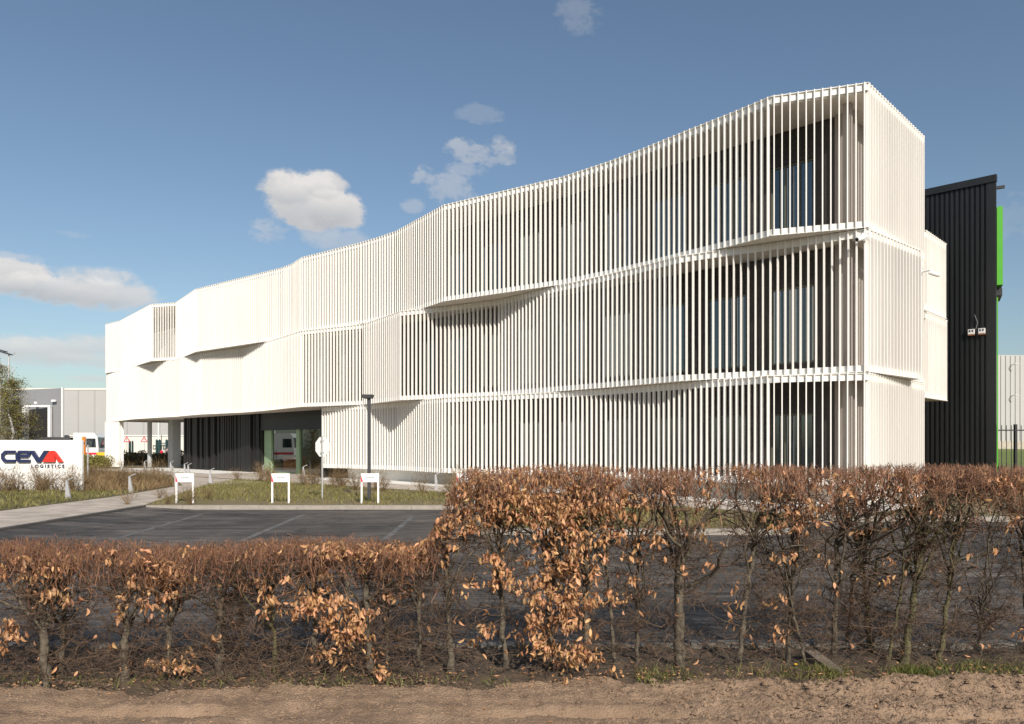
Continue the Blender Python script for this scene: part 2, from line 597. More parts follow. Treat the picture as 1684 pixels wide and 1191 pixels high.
# ------------------------------------------------------------------ the ground
g = MB()
g.add([(-1500, -600, -0.16), (1500, -600, -0.16), (1500, 2500, -0.16), (-1500, 2500, -0.16)], [(0, 1, 2, 3)])
tag(g.build('ground', M['farland']), kind='structure')
a = MB()
a.add([(-60, 6.15, 0.0), (60, 6.15, 0.0), (60, 20.7, 0.0), (-60, 20.7, 0.0)], [(0, 1, 2, 3)])
a.add([(-9.9, 4, .07), (-8.6, 4, .004), (-8.6, 20.55, .004), (-9.9, 20.55, .07)], [(0, 1, 2, 3)])
tag(a.build('parking_area', M['asphalt']), kind='structure')


def smooth_noise(x, y, seed, sc):
    rr = np.random.RandomState(seed)
    out = np.zeros_like(x)
    for k in range(7):
        th = rr.rand() * 6.28
        fr = sc * (0.7 + 0.8 * rr.rand())
        out += np.sin((x * math.cos(th) + y * math.sin(th)) * fr + rr.rand() * 6.28)
    return out / 3.0


def soil_h(x, y):
    h = 0.012 * smooth_noise(x, y, 1, 5) + 0.010 * smooth_noise(x, y, 2, 14) + 0.007 * smooth_noise(x, y, 3, 37)
    h += 0.05 * np.clip((x - 1.0) / 2.5, 0, 1) * np.exp(-((y - 5.25 - 0.05 * x) / 0.16) ** 2)
    h -= 0.085 * np.exp(-((y - 4.82 - 0.03 * np.sin(x * 2)) / 0.065) ** 2) * np.clip(0.35 + 0.75 * np.sin(x * 2.3 + .6), 0, 1)
    return h


def vnoise(x, y, f, seed):
    rr = np.random.RandomState(seed)
    T = rr.rand(256, 256)
    xi, yi = np.floor(x * f), np.floor(y * f)
    u, v = x * f - xi, y * f - yi
    u, v = u * u * (3 - 2 * u), v * v * (3 - 2 * v)
    a_ = lambda i, j: T[(xi.astype(int) + i) % 256, (yi.astype(int) + j) % 256]
    return (a_(0, 0) * (1 - u) + a_(1, 0) * u) * (1 - v) + (a_(0, 1) * (1 - u) + a_(1, 1) * u) * v - .5


def clods(x, y):
    rough = 0.55 + 1.25 * np.clip((x - .4) / 2, 0, 1) + .5 * np.exp(-((y - 5.3) / .15) ** 2)
    h = 0.0
    for i, f in enumerate((6, 13, 27, 55)):
        n_ = vnoise(x, y, f, 60 + i)
        h = h + (0.5 - np.abs(n_)) * (0.030, 0.022, 0.016, 0.010)[i] - (0.012, .009, .006, .004)[i]
    return h * rough


def clods_old(x, y):
    h = np.zeros_like(x)
    rr = np.random.RandomState(8)
    h += 0.010 * np.abs(smooth_noise(x, y, 21, 60)) * np.clip(0.5 + smooth_noise(x, y, 22, 3), 0, 1.3)
    return h


def hedge_y(x):
    """centre line of the hedge row"""
    return 5.66 + 0.045 * x


def grid_sheet(name, m, x0, x1, y0f, y1f, nx, ny, hf, z=0.0, **kw):
    xs = np.linspace(x0, x1, nx)
    V = []
    X = np.repeat(xs[None, :], ny, 0)
    T = np.repeat(np.linspace(0, 1, ny)[:, None], nx, 1)
    Y = y0f(X) + (y1f(X) - y0f(X)) * T
    Zz = hf(X, Y) + z
    V = np.stack([X, Y, Zz], -1).reshape(-1, 3)
    i = np.arange((ny - 1) * nx).reshape(ny - 1, nx)[:, :-1].ravel()
    F = np.stack([i, i + 1, i + nx + 1, i + nx], 1)
    b = MB().addnp(V, F)
    o = b.build(name, m, smooth=True)
    return tag(o, **kw)


grid_sheet('field_soil', M['soil'], -6.5, 7.0, lambda x: x * 0 + 2.6, lambda x: hedge_y(x) - 0.26 + 0.05 * np.sin(3 * x) + 0.03 * np.sin(11 * x + 1), 1150, 330,
           lambda x, y: soil_h(x, y) + clods(x, y) + 0.02, kind='structure')
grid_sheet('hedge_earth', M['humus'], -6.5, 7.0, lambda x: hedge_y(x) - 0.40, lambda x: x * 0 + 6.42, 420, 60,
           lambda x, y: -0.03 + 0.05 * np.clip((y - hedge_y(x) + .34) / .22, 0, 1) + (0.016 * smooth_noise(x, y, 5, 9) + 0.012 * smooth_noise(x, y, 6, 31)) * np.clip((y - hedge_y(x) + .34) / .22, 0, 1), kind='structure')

# edging stones between hedge and asphalt
e = MB()
xx = -6.4
while xx < 7:
    L_ = 0.95 + R.rand() * 0.1
    dy = R.randn() * 0.012
    h_ = 0.03 + R.rand() * 0.02 + (0.02 if xx > 1 else 0)
    e.hexa([(xx, 6.34 + dy, -0.02), (xx + L_ - 0.012, 6.34 + dy + R.randn() * .006, -0.02), (xx + L_ - 0.012, 6.46 + dy, -0.02), (xx, 6.46 + dy, -0.02),
            (xx, 6.345 + dy, h_), (xx + L_ - 0.012, 6.345 + dy, h_ + R.randn() * .006), (xx + L_ - 0.012, 6.455 + dy, h_), (xx, 6.455 + dy, h_)])
    xx += L_
tag(e.build('edging_stones', M['edging']), kind='structure')

# verges (raised 0.1), kerbs, paths
VZ = 0.10
v = MB()
v.add([(-60, 20.75, VZ), (60, 20.75, VZ), (60, 75, VZ), (-60, 75, VZ)], [(0, 1, 2, 3)])
v.add([(-0.6, 14.8, VZ), (5.2, 14.8, VZ), (6.6, 17.4, VZ), (40, 17.4, VZ), (40, 20.75, VZ), (-0.6, 20.75, VZ)], [(0, 1, 2, 3, 4, 5)])
tag(v.build('verge', M['verge']), kind='structure')
b = MB()
b.add([(-60, 4, VZ + .004), (-12.75, 4, VZ + .004), (-12.75, 24, VZ + .004), (-13.7, 31.5, VZ + .004), (-17.5, 37.5, VZ + .004), (-30, 51, VZ + .004), (-60, 51, VZ + .004)], [tuple(range(7))])
tag(b.build('planting_bed', M['bed']), kind='structure')
k = MB()


def kerb_line(pts):
    for (x0, y0), (x1, y1) in zip(pts[:-1], pts[1:]):
        L_ = math.hypot(x1 - x0, y1 - y0)
        n = max(1, int(L_ / 1.0))
        for i in range(n):
            p = np.array([x0, y0]) + np.array([x1 - x0, y1 - y0]) * (i + .5) / n
            ax = np.array([x1 - x0, y1 - y0]) / L_
            k.obox(p, ax, (-ax[1], ax[0]), L_ / n / 2 - 0.004, 0.075, -0.02, VZ + 0.015 + R.randn() * .002)


kerb_line([(-9.95, 20.65), (-0.66, 20.65)])
kerb_line([(-0.66, 20.6), (-0.66, 14.8)])
kerb_line([(-0.6, 14.72), (5.2, 14.72), (6.6, 17.32), (40, 17.32)])
tag(k.build('kerb', M['kerb']), kind='structure')
k = MB()
kerb_line([(-9.98, 4), (-9.98, 20.6)])
tag(k.build('path_edge', M['darkedge']), kind='structure')

# facade frame: s runs along the long front from the right-hand corner, o outwards
CX, CY = 9.76, 20.79
TX, TY = -0.7197, 0.6943
NX, NY = -0.6943, -0.7197


def P(s, o):
    return np.array([CX + TX * s + NX * o, CY + TY * s + NY * o])


def Q(t, o):
    """end face: t from the corner, o outwards"""
    return np.array([CX - NX * t - TX * o, CY - NY * t - TY * o])


p_ = MB()
z = VZ + 0.008
p_.add([(-12.7, 4, z), (-10.05, 4, z), (-10.05, 20.8, z), (-10.3, 21.7, z), (-12.75, 31.5, z), (*P(24.5, 4.6), z), (*P(36, 4.3), z), (-13.65, 31.5, z), (-12.7, 24, z)], [(0, 1, 2, 3, 4, 5, 6, 7, 8)])
p_.add([(*P(-1, 1.75), z + .004), (*P(-1, 4.2), z + .004), (*P(52, 4.2), z + .004), (*P(52, 1.75), z + .004)], [(3, 2, 1, 0)])
p_.add([(*P(26.9, -1.5), z + .008), (*P(26.9, 1.74), z + .008), (*P(36.4, 1.74), z + .008), (*P(36.4, -1.5), z + .008)], [(3, 2, 1, 0)])
tag(p_.build('path', M['paver']), kind='structure')
gr = MB()
z = VZ + 0.010
gr.add([(*P(-1, -1.0), z), (*P(-1, 1.7), z), (*P(26.85, 1.7), z), (*P(26.85, -1.0), z)], [(3, 2, 1, 0)])
gr.add([(*P(36.45, -1.5), z), (*P(36.45, 1.7), z), (*P(52, 1.7), z), (*P(52, -1.5), z)], [(3, 2, 1, 0)])
tag(gr.build('gravel_strip', M['gravel']), kind='structure')

# parking bay lines
pl = MB()
for (xa, ya, xb, yb) in ((-7.82, 19.2, -7.28, 13.6), (-5.22, 19.0, -4.88, 13.6), (-2.42, 18.6, -2.32, 13.6), (0.3, 14.2, 0.3, 9.0)):
    d = np.array([xb - xa, yb - ya])
    d /= np.linalg.norm(d)
    pl.add([(xa - .06, ya, .004), (xa + .06, ya, .004), (xb + .06, yb, .004), (xb - .06, yb, .004)], [(3, 2, 1, 0)])
tag(pl.build('bay_lines', M['paint']), kind='structure')

# ------------------------------------------------------------------ the white office building
office = thing('office_building', 'long white three storey office building wrapped in wavy vertical slats', 'building', (float(P(0, 0)[0]), float(P(0, 0)[1]), 0))
LA = [(0, 0), (2.30, 1.07), (3.66, .86), (5.2, .68), (7.2, .40), (8.6, .27), (10.8, .24), (16.4, 1.13), (20.9, .16), (22.4, .12), (23.9, .17), (28.4, .62), (30.0, .25), (31.2, .17), (40.4, 1.04), (45.85, .05), (47.7, 1.0), (56.6, .0), (59.6, .17)]
LB = [(0, 0), (2.7, .45), (4.05, .76), (5.4, .98), (7.2, .66), (9, .44), (11.8, .20), (14.5, -.10), (17.2, .45), (19.4, 1.08), (23.55, .14), (27.6, 1.12), (33.2, .25), (36, .10), (40.4, .70), (44.4, .42), (44.5, .20), (47.7, .50), (52.4, .56), (56.6, .06), (59.6, .05)]
EA = [(0, 0), (5.12, 0)]
EB = [(0, 0), (3.50, .33), (3.72, .02)]
PITCH = 0.213
FT, FD = 0.032, 0.118


def line_pts(tab, fn, s0=None, s1=None):
    s = np.array([t[0] for t in tab])
    o = np.array([t[1] for t in tab])
    s0 = s[0] if s0 is None else s0
    s1 = s[-1] if s1 is None else s1
    ks = [s0] + [x for x in s if s0 < x < s1] + [s1]
    return np.array([fn(x, np.interp(x, s, o)) for x in ks])


def left_normal(t):
    return np.array([-t[1], t[0]])


def screen(pts, z0, z1, flip, label, phase=0.5):
    """fins + rails along a plan polyline; flip = outward is to the right of travel"""
    sc = MB()
    sg = -1 if flip else 1
    seg = np.diff(pts, axis=0)
    ln = np.linalg.norm(seg, axis=1)
    acc = np.concatenate([[0], np.cumsum(ln)])
    d = PITCH * phase
    while d < acc[-1]:
        i = min(np.searchsorted(acc, d) - 1, len(seg) - 1)
        i = max(i, 0)
        t = seg[i] / ln[i]
        n = left_normal(t) * sg
        p = pts[i] + t * (d - acc[i])
        sc.obox(p - n * FD / 2, t, n, FT / 2, FD / 2, z0, z1)
        d += PITCH
    o = sc.build('slat_screen', M['white'], office)
    o['label'] = label
    # rails: offset polylines, mitred
    nn = [left_normal(seg[i] / ln[i]) * sg for i in range(len(seg))]

    def off(i, a):
        if i == 0:
            m_ = nn[0]
            kf = 1
        elif i == len(pts) - 1:
            m_ = nn[-1]
            kf = 1
        else:
            m_ = nn[i - 1] + nn[i]
            m_ = m_ / np.linalg.norm(m_)
            kf = 1 / max(0.5, m_.dot(nn[i]))
        return pts[i] + m_ * a * kf
    for strips in (((z0 + 0.03, z0 + 0.20, -0.060, -0.125), (z0 + 0.012, z0 + 0.034, -0.02, -0.2)), ((z1 - 0.215, z1 - 0.03, -0.060, -0.125), (z1 - 0.034, z1 - 0.012, -0.02, -0.2))):
        rl = MB()
        for (za, zb, o0, o1) in strips:
            for i in range(len(seg)):
                q = [off(i, o0), off(i + 1, o0), off(i + 1, o1), off(i, o1)]
                rl.hexa([(*a_, za) for a_ in q] + [(*a_, zb) for a_ in q])
        rl.build('rail', M['rail'], o)
    return o


Z1, Z2, Z3, ZT = 0.62, 3.75, 7.70, 11.70
INN = -1.0
screen(line_pts(LA, P), Z3, ZT, False, 'top storey front slats')
screen(line_pts(LB, P), Z2, Z3 - 0.004, False, 'middle storey front slats')
screen(line_pts(LA, P, 0, 26.75), Z1, Z2 - 0.004, False, 'ground storey front slats')
screen(line_pts(LA, P, 56.9, 59.6), 0.1, Z2 - 0.004, False, 'ground slats of the far end pier')
screen(line_pts(EA, Q), Z3, ZT, True, 'top storey end slats')
screen(line_pts(EB, Q), Z2, Z3 - 0.004, True, 'middle storey end slats')
screen(line_pts(EA, Q), 0.12, Z2 - 0.004, True, 'ground storey end slats')
screen(np.array([Q(5.14, 0.02), Q(7.55, 0.02)]), 6.1, 8.7, True, 'upper slats of the stair volume')
screen(np.array([Q(5.14, 0.05), Q(7.55, 0.05)]), 3.27, 6.06, True, 'lower slats of the stair volume')
screen(np.array([Q(3.75, 0.02), Q(5.12, 0.0)]), Z2, Z3 - 0.004, True, 'short slats beside the stair volume')

# soffit plates closing the cavity between slats and wall
sf = MB()


def plate(tab, s0, s1, za, zb, inner, mb, inset=-0.13):
    s = np.array([t[0] for t in tab])
    o = np.array([t[1] for t in tab])
    ks = [s0] + [x for x in s if s0 < x < s1] + [s1]
    for a_, b_ in zip(ks[:-1], ks[1:]):
        q = [P(a_, np.interp(a_, s, o) + inset), P(b_, np.interp(b_, s, o) + inset), P(b_, inner), P(a_, inner)]
        mb.hexa([(*p, za) for p in q[::-1]] + [(*p, zb) for p in q[::-1]])


plate(LA, 0.13, 59.5, Z3 + 0.001, Z3 + 0.010, INN - 0.2, sf)
plate(LB, 0.13, 59.5, Z2 + 0.001, Z2 + 0.010, INN - 0.2, sf)
plate(LA, 0.13, 59.5, ZT - 0.26, ZT - 0.22, INN - 0.2, sf)
plate(LB, 0.13, 59.5, Z3 - 0.07, Z3 - 0.045, INN - 0.2, sf)
plate(LA, 0.13, 26.7, Z2 - 0.07, Z2 - 0.045, INN - 0.2, sf)
for (za, zb, tab) in ((Z3 + .002, Z3 + .011, EA), (Z2 + .002, Z2 + .011, EB), (ZT - .262, ZT - .222, EA)):
    ks = [t[0] for t in tab]
    for a_, b_ in zip(tab[:-1], tab[1:]):
        q = [Q(max(a_[0], .14), a_[1] - .13), Q(b_[0], b_[1] - .13), Q(b_[0], -1.1), Q(max(a_[0], .14), -1.1)]
        sf.hexa([(*p, za) for p in q] + [(*p, zb) for p in q])
# soffit of the open undercroft and over the entrance
q = [P(26.8, INN - .21), P(59.5, INN - .21), P(59.5, -5.1), P(26.8, -5.1)]
sf.hexa([(*p, Z2 + .02) for p in q[::-1]] + [(*p, Z2 + .07) for p in q[::-1]])
sf.obox(Q(6.35, -1.0), (-NX, -NY), (-TX, -TY), 1.19, 0.98, 3.29, 3.33)
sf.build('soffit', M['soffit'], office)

rf = MB()
q = [P(0.2, INN), P(59.4, INN), P(59.4, -5.0), P(0.2, -5.0)]
rf.hexa([(*p, ZT - .215) for p in q[::-1]] + [(*p, ZT - .12) for p in q[::-1]])
rf.build('roof', M['pillar'], office)

# inner wall with window openings (front), plain end and back walls
def wall_openings(s0, s1, z0, z1, ops, o, mb, depth=0.16):
    """ops: list of (sa, sb, za, zb); faces outwards at offset o"""
    def quad(sa, sb, za, zb):
        if sb - sa < 1e-4 or zb - za < 1e-4:
            return
        a_, b_ = P(sa, o), P(sb, o)
        mb.add([(*a_, za), (*b_, za), (*b_, zb), (*a_, zb)], [(3, 2, 1, 0)])
    cur = s0
    for (sa, sb, za, zb) in sorted(ops):
        quad(cur, sa, z0, z1)
        quad(sa, sb, z0, za)
        quad(sa, sb, zb, z1)
        i, j = P(sa, o), P(sb, o)
        i2, j2 = P(sa, o - depth), P(sb, o - depth)
        mb.add([(*i, za), (*i, zb), (*i2, zb), (*i2, za)], [(0, 1, 2, 3)])
        mb.add([(*j, za), (*j, zb), (*j2, zb), (*j2, za)], [(3, 2, 1, 0)])
        mb.add([(*i, zb), (*j, zb), (*j2, zb), (*i2, zb)], [(0, 1, 2, 3)])
        mb.add([(*i, za), (*j, za), (*j2, za), (*i2, za)], [(3, 2, 1, 0)])
        cur = sb
    quad(cur, s1, z0, z1)


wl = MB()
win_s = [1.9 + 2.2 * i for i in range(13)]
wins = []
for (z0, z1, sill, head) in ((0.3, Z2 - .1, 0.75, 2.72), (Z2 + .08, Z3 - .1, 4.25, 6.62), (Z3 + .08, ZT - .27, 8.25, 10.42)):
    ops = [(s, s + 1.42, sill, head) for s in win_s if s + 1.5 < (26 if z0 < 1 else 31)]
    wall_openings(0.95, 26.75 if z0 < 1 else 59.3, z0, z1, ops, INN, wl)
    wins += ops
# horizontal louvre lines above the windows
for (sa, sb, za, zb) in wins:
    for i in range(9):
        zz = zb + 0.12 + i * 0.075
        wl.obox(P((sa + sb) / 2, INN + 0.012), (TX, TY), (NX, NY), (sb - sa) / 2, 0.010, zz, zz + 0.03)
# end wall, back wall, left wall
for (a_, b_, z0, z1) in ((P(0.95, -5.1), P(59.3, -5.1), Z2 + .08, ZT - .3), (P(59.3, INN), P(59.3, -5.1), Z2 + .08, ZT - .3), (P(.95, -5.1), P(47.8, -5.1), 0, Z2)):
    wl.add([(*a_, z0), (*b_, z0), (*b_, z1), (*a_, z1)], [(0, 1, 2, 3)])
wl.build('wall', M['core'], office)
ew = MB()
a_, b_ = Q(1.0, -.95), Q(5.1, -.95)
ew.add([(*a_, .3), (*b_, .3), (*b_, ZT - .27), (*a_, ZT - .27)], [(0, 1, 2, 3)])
for zz in (Z2 + .1, Z3 + .1, .3):  # added corner strips, their pale colour stands in for sunlit bands
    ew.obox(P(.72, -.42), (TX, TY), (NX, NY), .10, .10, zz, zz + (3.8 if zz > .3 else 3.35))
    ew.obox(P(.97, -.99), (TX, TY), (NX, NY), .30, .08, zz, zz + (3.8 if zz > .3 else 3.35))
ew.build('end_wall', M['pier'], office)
ew = MB()
a_, b_ = P(42.5, INN + .02), P(52.5, INN + .02)
ew.add([(*a_, 7.9), (*b_, 7.9), (*b_, 10.35), (*a_, 10.35)], [(3, 2, 1, 0)])
ew.build('bright_fill_panel', M['signwhite'], office)  # added panel, its white stands in for brightness seen behind the slats
for (sa, sb, za, zb) in wins:
    w_ = MB()
    o_ = INN - 0.11
    for (a_, b_, c_, d_) in ((sa, sa + .06, za, zb), (sb - .06, sb, za, zb), (sa + .06, sb - .06, za, za + .06), (sa + .06, sb - .06, zb - .06, zb), (sa + .47, sa + .53, za + .06, zb - .06), (sa + .93, sa + .97, za + .06, zb - .06)):
        w_.obox(P((a_ + b_) / 2, o_), (TX, TY), (NX, NY), (b_ - a_) / 2, 0.035, c_, d_)
    wo = w_.build('window', M['frame'], office)
    gl = MB()
    a_, b_ = P(sa + .03, o_ - .01), P(sb - .03, o_ - .01)
    gl.add([(*a_, za + .03), (*b_, za + .03), (*b_, zb - .03), (*a_, zb - .03)], [(3, 2, 1, 0)])
    gl.build('pane', M['glass'], wo)

# plinth under the ground storey slats
pn = MB()
q = [P(0.3, -.25), P(25.4, -.25), P(25.4, -.9), P(0.3, -.9)]
pn.hexa([(*p, 0) for p in q[::-1]] + [(*p, 0.66) for p in q[::-1]])
pn.build('plinth', M['plinth'], office)
db = MB()
q = [P(25.42, -.5), P(26.7, -.5), P(26.7, -.9), P(25.42, -.9)]
db.hexa([(*p, 0) for p in q[::-1]] + [(*p, 0.66) for p in q[::-1]])
db.build('plinth_dark_gap', M['dark'], office)  # near-black box put in to draw the dark gap beside the plinth
ps = MB()
plate(LA, 0.13, 26.7, Z1 + .035, Z1 + .07, -.95, ps)
ps.build('plinth_soffit', M['soffit'], office)

# black ribbed ground floor wall left of the entrance
bw = MB()
s = 36.45
o0 = -1.42
prof = []
while s < 47.75:
    wdt = R.choice([.10, .16, .24])
    dp = R.choice([0.03, 0.07, 0.12, 0.16])
    bw.obox(P(s + wdt / 2, o0 + dp / 2 - .1), (TX, TY), (NX, NY), wdt / 2, dp / 2 + .1, 0.13 + .0, Z2 + .03)
    s += wdt + R.choice([0.05, 0.09, .14])
bw.obox(P(42.1, -3.3), (TX, TY), (NX, NY), 5.65, 1.86, 0.1, Z2 + .015)
bw.build('ribbed_wall', M['blackrib'], office)
li = MB()
li.obox(P(31.58, -1.50), (TX, TY), (NX, NY), 4.86, 0.16, 2.72, Z2 + .03)
li.obox(P(26.78, -.62), (TX, TY), (NX, NY), 0.045, 1.05, 0.1, Z2 - .04)
li.build('lintel', M['blackclad'], office)
# entrance: green frame, glass, room behind
ent = MB()
zb_, zt_ = 0.12, 2.72
for (a_, b_) in ((35.55, 36.4), (32.25, 32.62), (27.0, 27.4)):
    ent.obox(P((a_ + b_) / 2, -1.62), (TX, TY), (NX, NY), (b_ - a_) / 2, 0.09, zb_, zt_)
ent.obox(P(34.08, -1.62), (TX, TY), (NX, NY), 1.46, 0.05, zb_, zb_ + .07)
eo = ent.build('entrance', M['greenframe'], office)
eg = MB()
for (a_, b_) in ((32.62, 35.55), (27.4, 32.25)):
    q0, q1 = P(a_, -1.63), P(b_, -1.63)
    eg.add([(*q0, zb_ + .05), (*q1, zb_ + .05), (*q1, zt_), (*q0, zt_)], [(3, 2, 1, 0)])
eg.build('glazing', M['clear'], eo)
hd = MB()
hd.tube([(*P(35.35, -1.5), 1.0), (*P(35.35, -1.5), 1.5)], 0.025)
hd.build('door_handle', M['galv'], eo)
it = MB()
for (a_, b_) in ((P(26.9, -5.0), P(36.4, -5.0)), (P(36.4, -5.0), P(36.4, -1.75)), (P(26.9, -1.75), P(26.9, -5.0))):
    it.add([(*a_, .1), (*b_, .1), (*b_, 3.7), (*a_, 3.7)], [(0, 1, 2, 3)])
it.add([(*P(26.9, -1.7), .115), (*P(36.4, -1.7), .115), (*P(36.4, -5), .115), (*P(26.9, -5), .115)], [(3, 2, 1, 0)])
it.build('lobby', M['interior'], office)
de = MB()
de.obox(P(34.0, -2.2), (TX, TY), (NX, NY), 0.85, 0.25, 0.12, 1.15)
de.build('reception_desk', M['desk'], office)
# undercroft supports
pc = MB()
pc.obox(P(58.2, -.26), (TX, TY), (NX, NY), 1.29, 0.10, 0.05, Z2 + .01)
pc.build('end_pier', M['white'], office)
pc = MB()
pc.tube([(*P(54.6, -1.5), 0.05), (*P(54.6, -1.5), Z2 + .02)], 0.17, 12)
pc.build('column', M['pillar'], office)
pc = MB()
pc.obox(P(52.1, -2.4), (TX, TY), (NX, NY), 0.42, 0.32, 0.05, Z2 + .02)
pc.build('column', M['pillar'], office)
# stair volume body
sv = MB()
sv.obox(Q(6.35, -1.15), (-NX, -NY), (-TX, -TY), 1.2, 1.0, 3.34, 8.6)
sv.build('stair_volume', M['white'], office)


def cctv(name, label, base, out, yaw_dir):
    t = thing(name, label, 'camera', (*base, 0) if len(base) == 2 else base, 0, 'white security cameras on the white building')
    o = np.array(out)
    b3 = np.array(base, float)
    ar = MB()
    ar.tube([tuple(b3), tuple(b3 + np.array([*o * .28, .02])), tuple(b3 + np.array([*o * .34, -.06]))], 0.035, 8)
    ar.obox(b3[:2] + o * .01, (-o[1], o[0]), o, 0.09, 0.02, b3[2] - .1, b3[2] + .1)
    ar.build('bracket', M['signwhite'], t)
    hb = MB()
    d = np.array([*yaw_dir, -0.35])
    d /= np.linalg.norm(d)
    c = b3 + np.array([*o * .34, -.10])
    hb.tube([tuple(c - d * .1), tuple(c + d * .02), tuple(c + d * .20)], [.05, .065, .065], 10)
    hb.build('housing', M['signwhite'], t, smooth=False)
    hl = MB()
    hl.tube([tuple(c + d * .202), tuple(c + d * .208)], 0.048, 10)
    hl.build('lens', M['dark'], t)
    return t


cb = P(0.05, 0.03)
cctv('security_camera', 'white security camera on the sharp front corner just under the top storey', (float(cb[0]), float(cb[1]), 7.45), (NX, NY), (-.9, -.4))
cb = Q(4.15, 0.12)
cctv('security_camera', 'white security camera on the narrow end face beside the stair volume', (float(cb[0]), float(cb[1]), 7.15), (-TX, -TY), (.85, -.3))

# ------------------------------------------------------------------ black hall to the right
hc = np.array(px(1638, Z=27.2))
hd1 = np.array([-0.72, 0.694])
hd2 = np.array([0.49, 0.872])
hall = thing('black_warehouse', 'tall black corrugated warehouse behind the white office building', 'warehouse', (float(hc[0]), float(hc[1]), 0))
hb = MB()
hn = np.array([-0.694, -0.72])
HT = 11.45
# body (set 6 cm behind the ribs)
c0 = hc - hn * 0.07
q = [c0, c0 + hd2 * 45, c0 + hd2 * 45 + hd1 * 17, c0 + hd1 * 17]
hb.hexa([(*p, 0) for p in q] + [(*p, HT - .1) for p in q])
hb.build('wall', M['blackclad'], hall)
rb = MB()
kk = 0.42
while kk < 16.9:
    rb.obox(hc + hd1 * kk - hn * .035, hd1, hn, 0.045, 0.03, 0.1, HT - .25)
    kk += 0.165
rb.obox(hc + hd1 * 0.15 - hn * .03, hd1, hn, 0.15, 0.045, 0.0, HT - .25)
rb.build('cladding_rib', M['blackclad'], hall)['kind'] = 'stuff'
cp = MB()
cp.obox(hc + hd1 * 8.5 - hn * .02, hd1, hn, 8.52, 0.075, HT - .25, HT)
cp.build('roof_edge', M['blackclad'], hall)
gp = MB()
hn2 = np.array([0.872, -0.49])
gp.obox(hc + hn2 * 0.12 + hd2 * 2.5, hd2, hn2, 2.45, 0.09, 7.5, 10.3)
gp.build('green_panel', M['green'], hall)
gl = MB()
gl.obox(hc + hn2 * 0.06 + hd2 * .35, hd2, hn2, 0.03, 0.02, 0.2, 7.1)
gl.build('downpipe', M['green'], hall)
lt = MB()
lt.obox(hc + hn2 * .12 + hd2 * .3, hn2, hd2, 0.16, 0.05, 11.0, 11.1)
lt.build('wall_light', M['lampgrey'], hall)
bk = MB()
bk.obox(hc + hn2 * .12 + hd2 * 1.2, hd2, hn2, 0.7, 0.10, 7.2, 7.45)
bk.build('wall_bracket', M['lampgrey'], hall)
# two small white boxes fixed to the hall
for i, (xp, lab) in enumerate(((1599, 'small white box with red base on black cladding, nearer the office'), (1616, 'small white box with red base on black cladding, nearer the hall corner'))):
    kk = np.interp(xp, [1555, 1638], [1.617, 0])
    c = hc + hd1 * kk + hn * 0.06
    t = thing('alarm_box', lab, 'box', (float(c[0]), float(c[1]), 5.75), 0, 'white boxes on the black hall')
    m_ = MB()
    m_.obox(c, hd1, hn, 0.10, 0.05, 5.80, 5.98)
    m_.build('casing', M['signwhite'], t)
    m_ = MB()
    m_.obox(c, hd1, hn, 0.102, 0.052, 5.75, 5.797)
    m_.build('base', M['rust'], t)
    m_ = MB()
    for dx in (-.045, .045):
        m_.obox(c + hn * .052 + hd1 * dx, hd1, hn, 0.025, 0.004, 5.88, 5.95)
    m_.build('vent', M['lampgrey'], t)
    if i == 0:
        m_ = MB()
        m_.tube([(*(c - hd1 * .14), 5.98), (*(c - hd1 * .2), 6.2), (*(c - hd1 * .1), 6.5)], 0.008, 5)
        m_.build('cable', M['galv'], t)

# pale warehouse and fence, far right
wr = thing('pale_warehouse', 'pale grey ribbed warehouse beyond the black fence', 'warehouse', (77, 120, 0))
m_ = MB()
m_.box(60, 140, 118, 170, 2.6, 15.95)
m_.build('wall', M['halllight'], wr)
m_ = MB()
xq = 60.1
while xq < 100:
    m_.box(xq, xq + .18, 117.9, 118, 2.7, 15.85)
    xq += 0.75
m_.build('cladding_rib', M['halllight'], wr)['kind'] = 'stuff'
m_ = MB()
m_.box(60.05, 140.05, 117.8, 169.9, -0.1, 2.597)
m_.build('plinth', M['concrete'], wr)
m_ = MB()
for zq in (14.4, 9.6):
    m_.tube([(77.5, 118, zq), (77.5, 117.0, zq + .1), (77.9, 116.6, zq - .1)], 0.07, 6)
m_.build('wall_light', M['signwhite'], wr)
m_ = MB()
xs = np.linspace(20, 140, 60)
V_, F_ = [], []
for j, (yy, zz) in enumerate(((60, 0.02), (85, 0.5), (100, 1.15), (117.7, 1.3))):
    for x in xs:
        V_.append((x, yy, zz + .1 * math.sin(x * .4 + j)))
for j in range(3):
    for i in range(59):
        F_.append((j * 60 + i, j * 60 + i + 1, (j + 1) * 60 + i + 1, (j + 1) * 60 + i))
m_.add(V_, F_)
M['lawn'] = mat('lawn', (0.085, 0.13, 0.018), 0.9, 0.2, 1.4, col2=(0.18, 0.21, 0.05))
tag(m_.build('grass_bank', M['lawn'], smooth=True), kind='structure')
fe = thing('metal_fence', 'black upright bar fence right of the black warehouse', 'fence', (17.5, 27.6, 0))
m_ = MB()
for zz in (0.35, 2.28):
    m_.box(17.45, 23.5, 27.58, 27.62, zz, zz + .045)
m_.build('rail', M['fence'], fe)
m_ = MB()
xq = 17.6
i = 0
while xq < 23.4:
    m_ = MB()
    m_.tube([(xq, 27.6, 0.1), (xq, 27.6, 2.46), (xq, 27.6, 2.50)], [.013, .013, .004], 6)
    m_.build('bar', M['fence'], fe)
    xq += 0.178
m_ = MB()
m_.box(18.24, 18.32, 27.55, 27.65, 0, 2.52)
m_.build('post', M['fence'], fe)
m_ = MB()
m_.box(21.2, 21.28, 27.55, 27.65, 0, 2.52)
m_.build('post', M['fence'], fe)

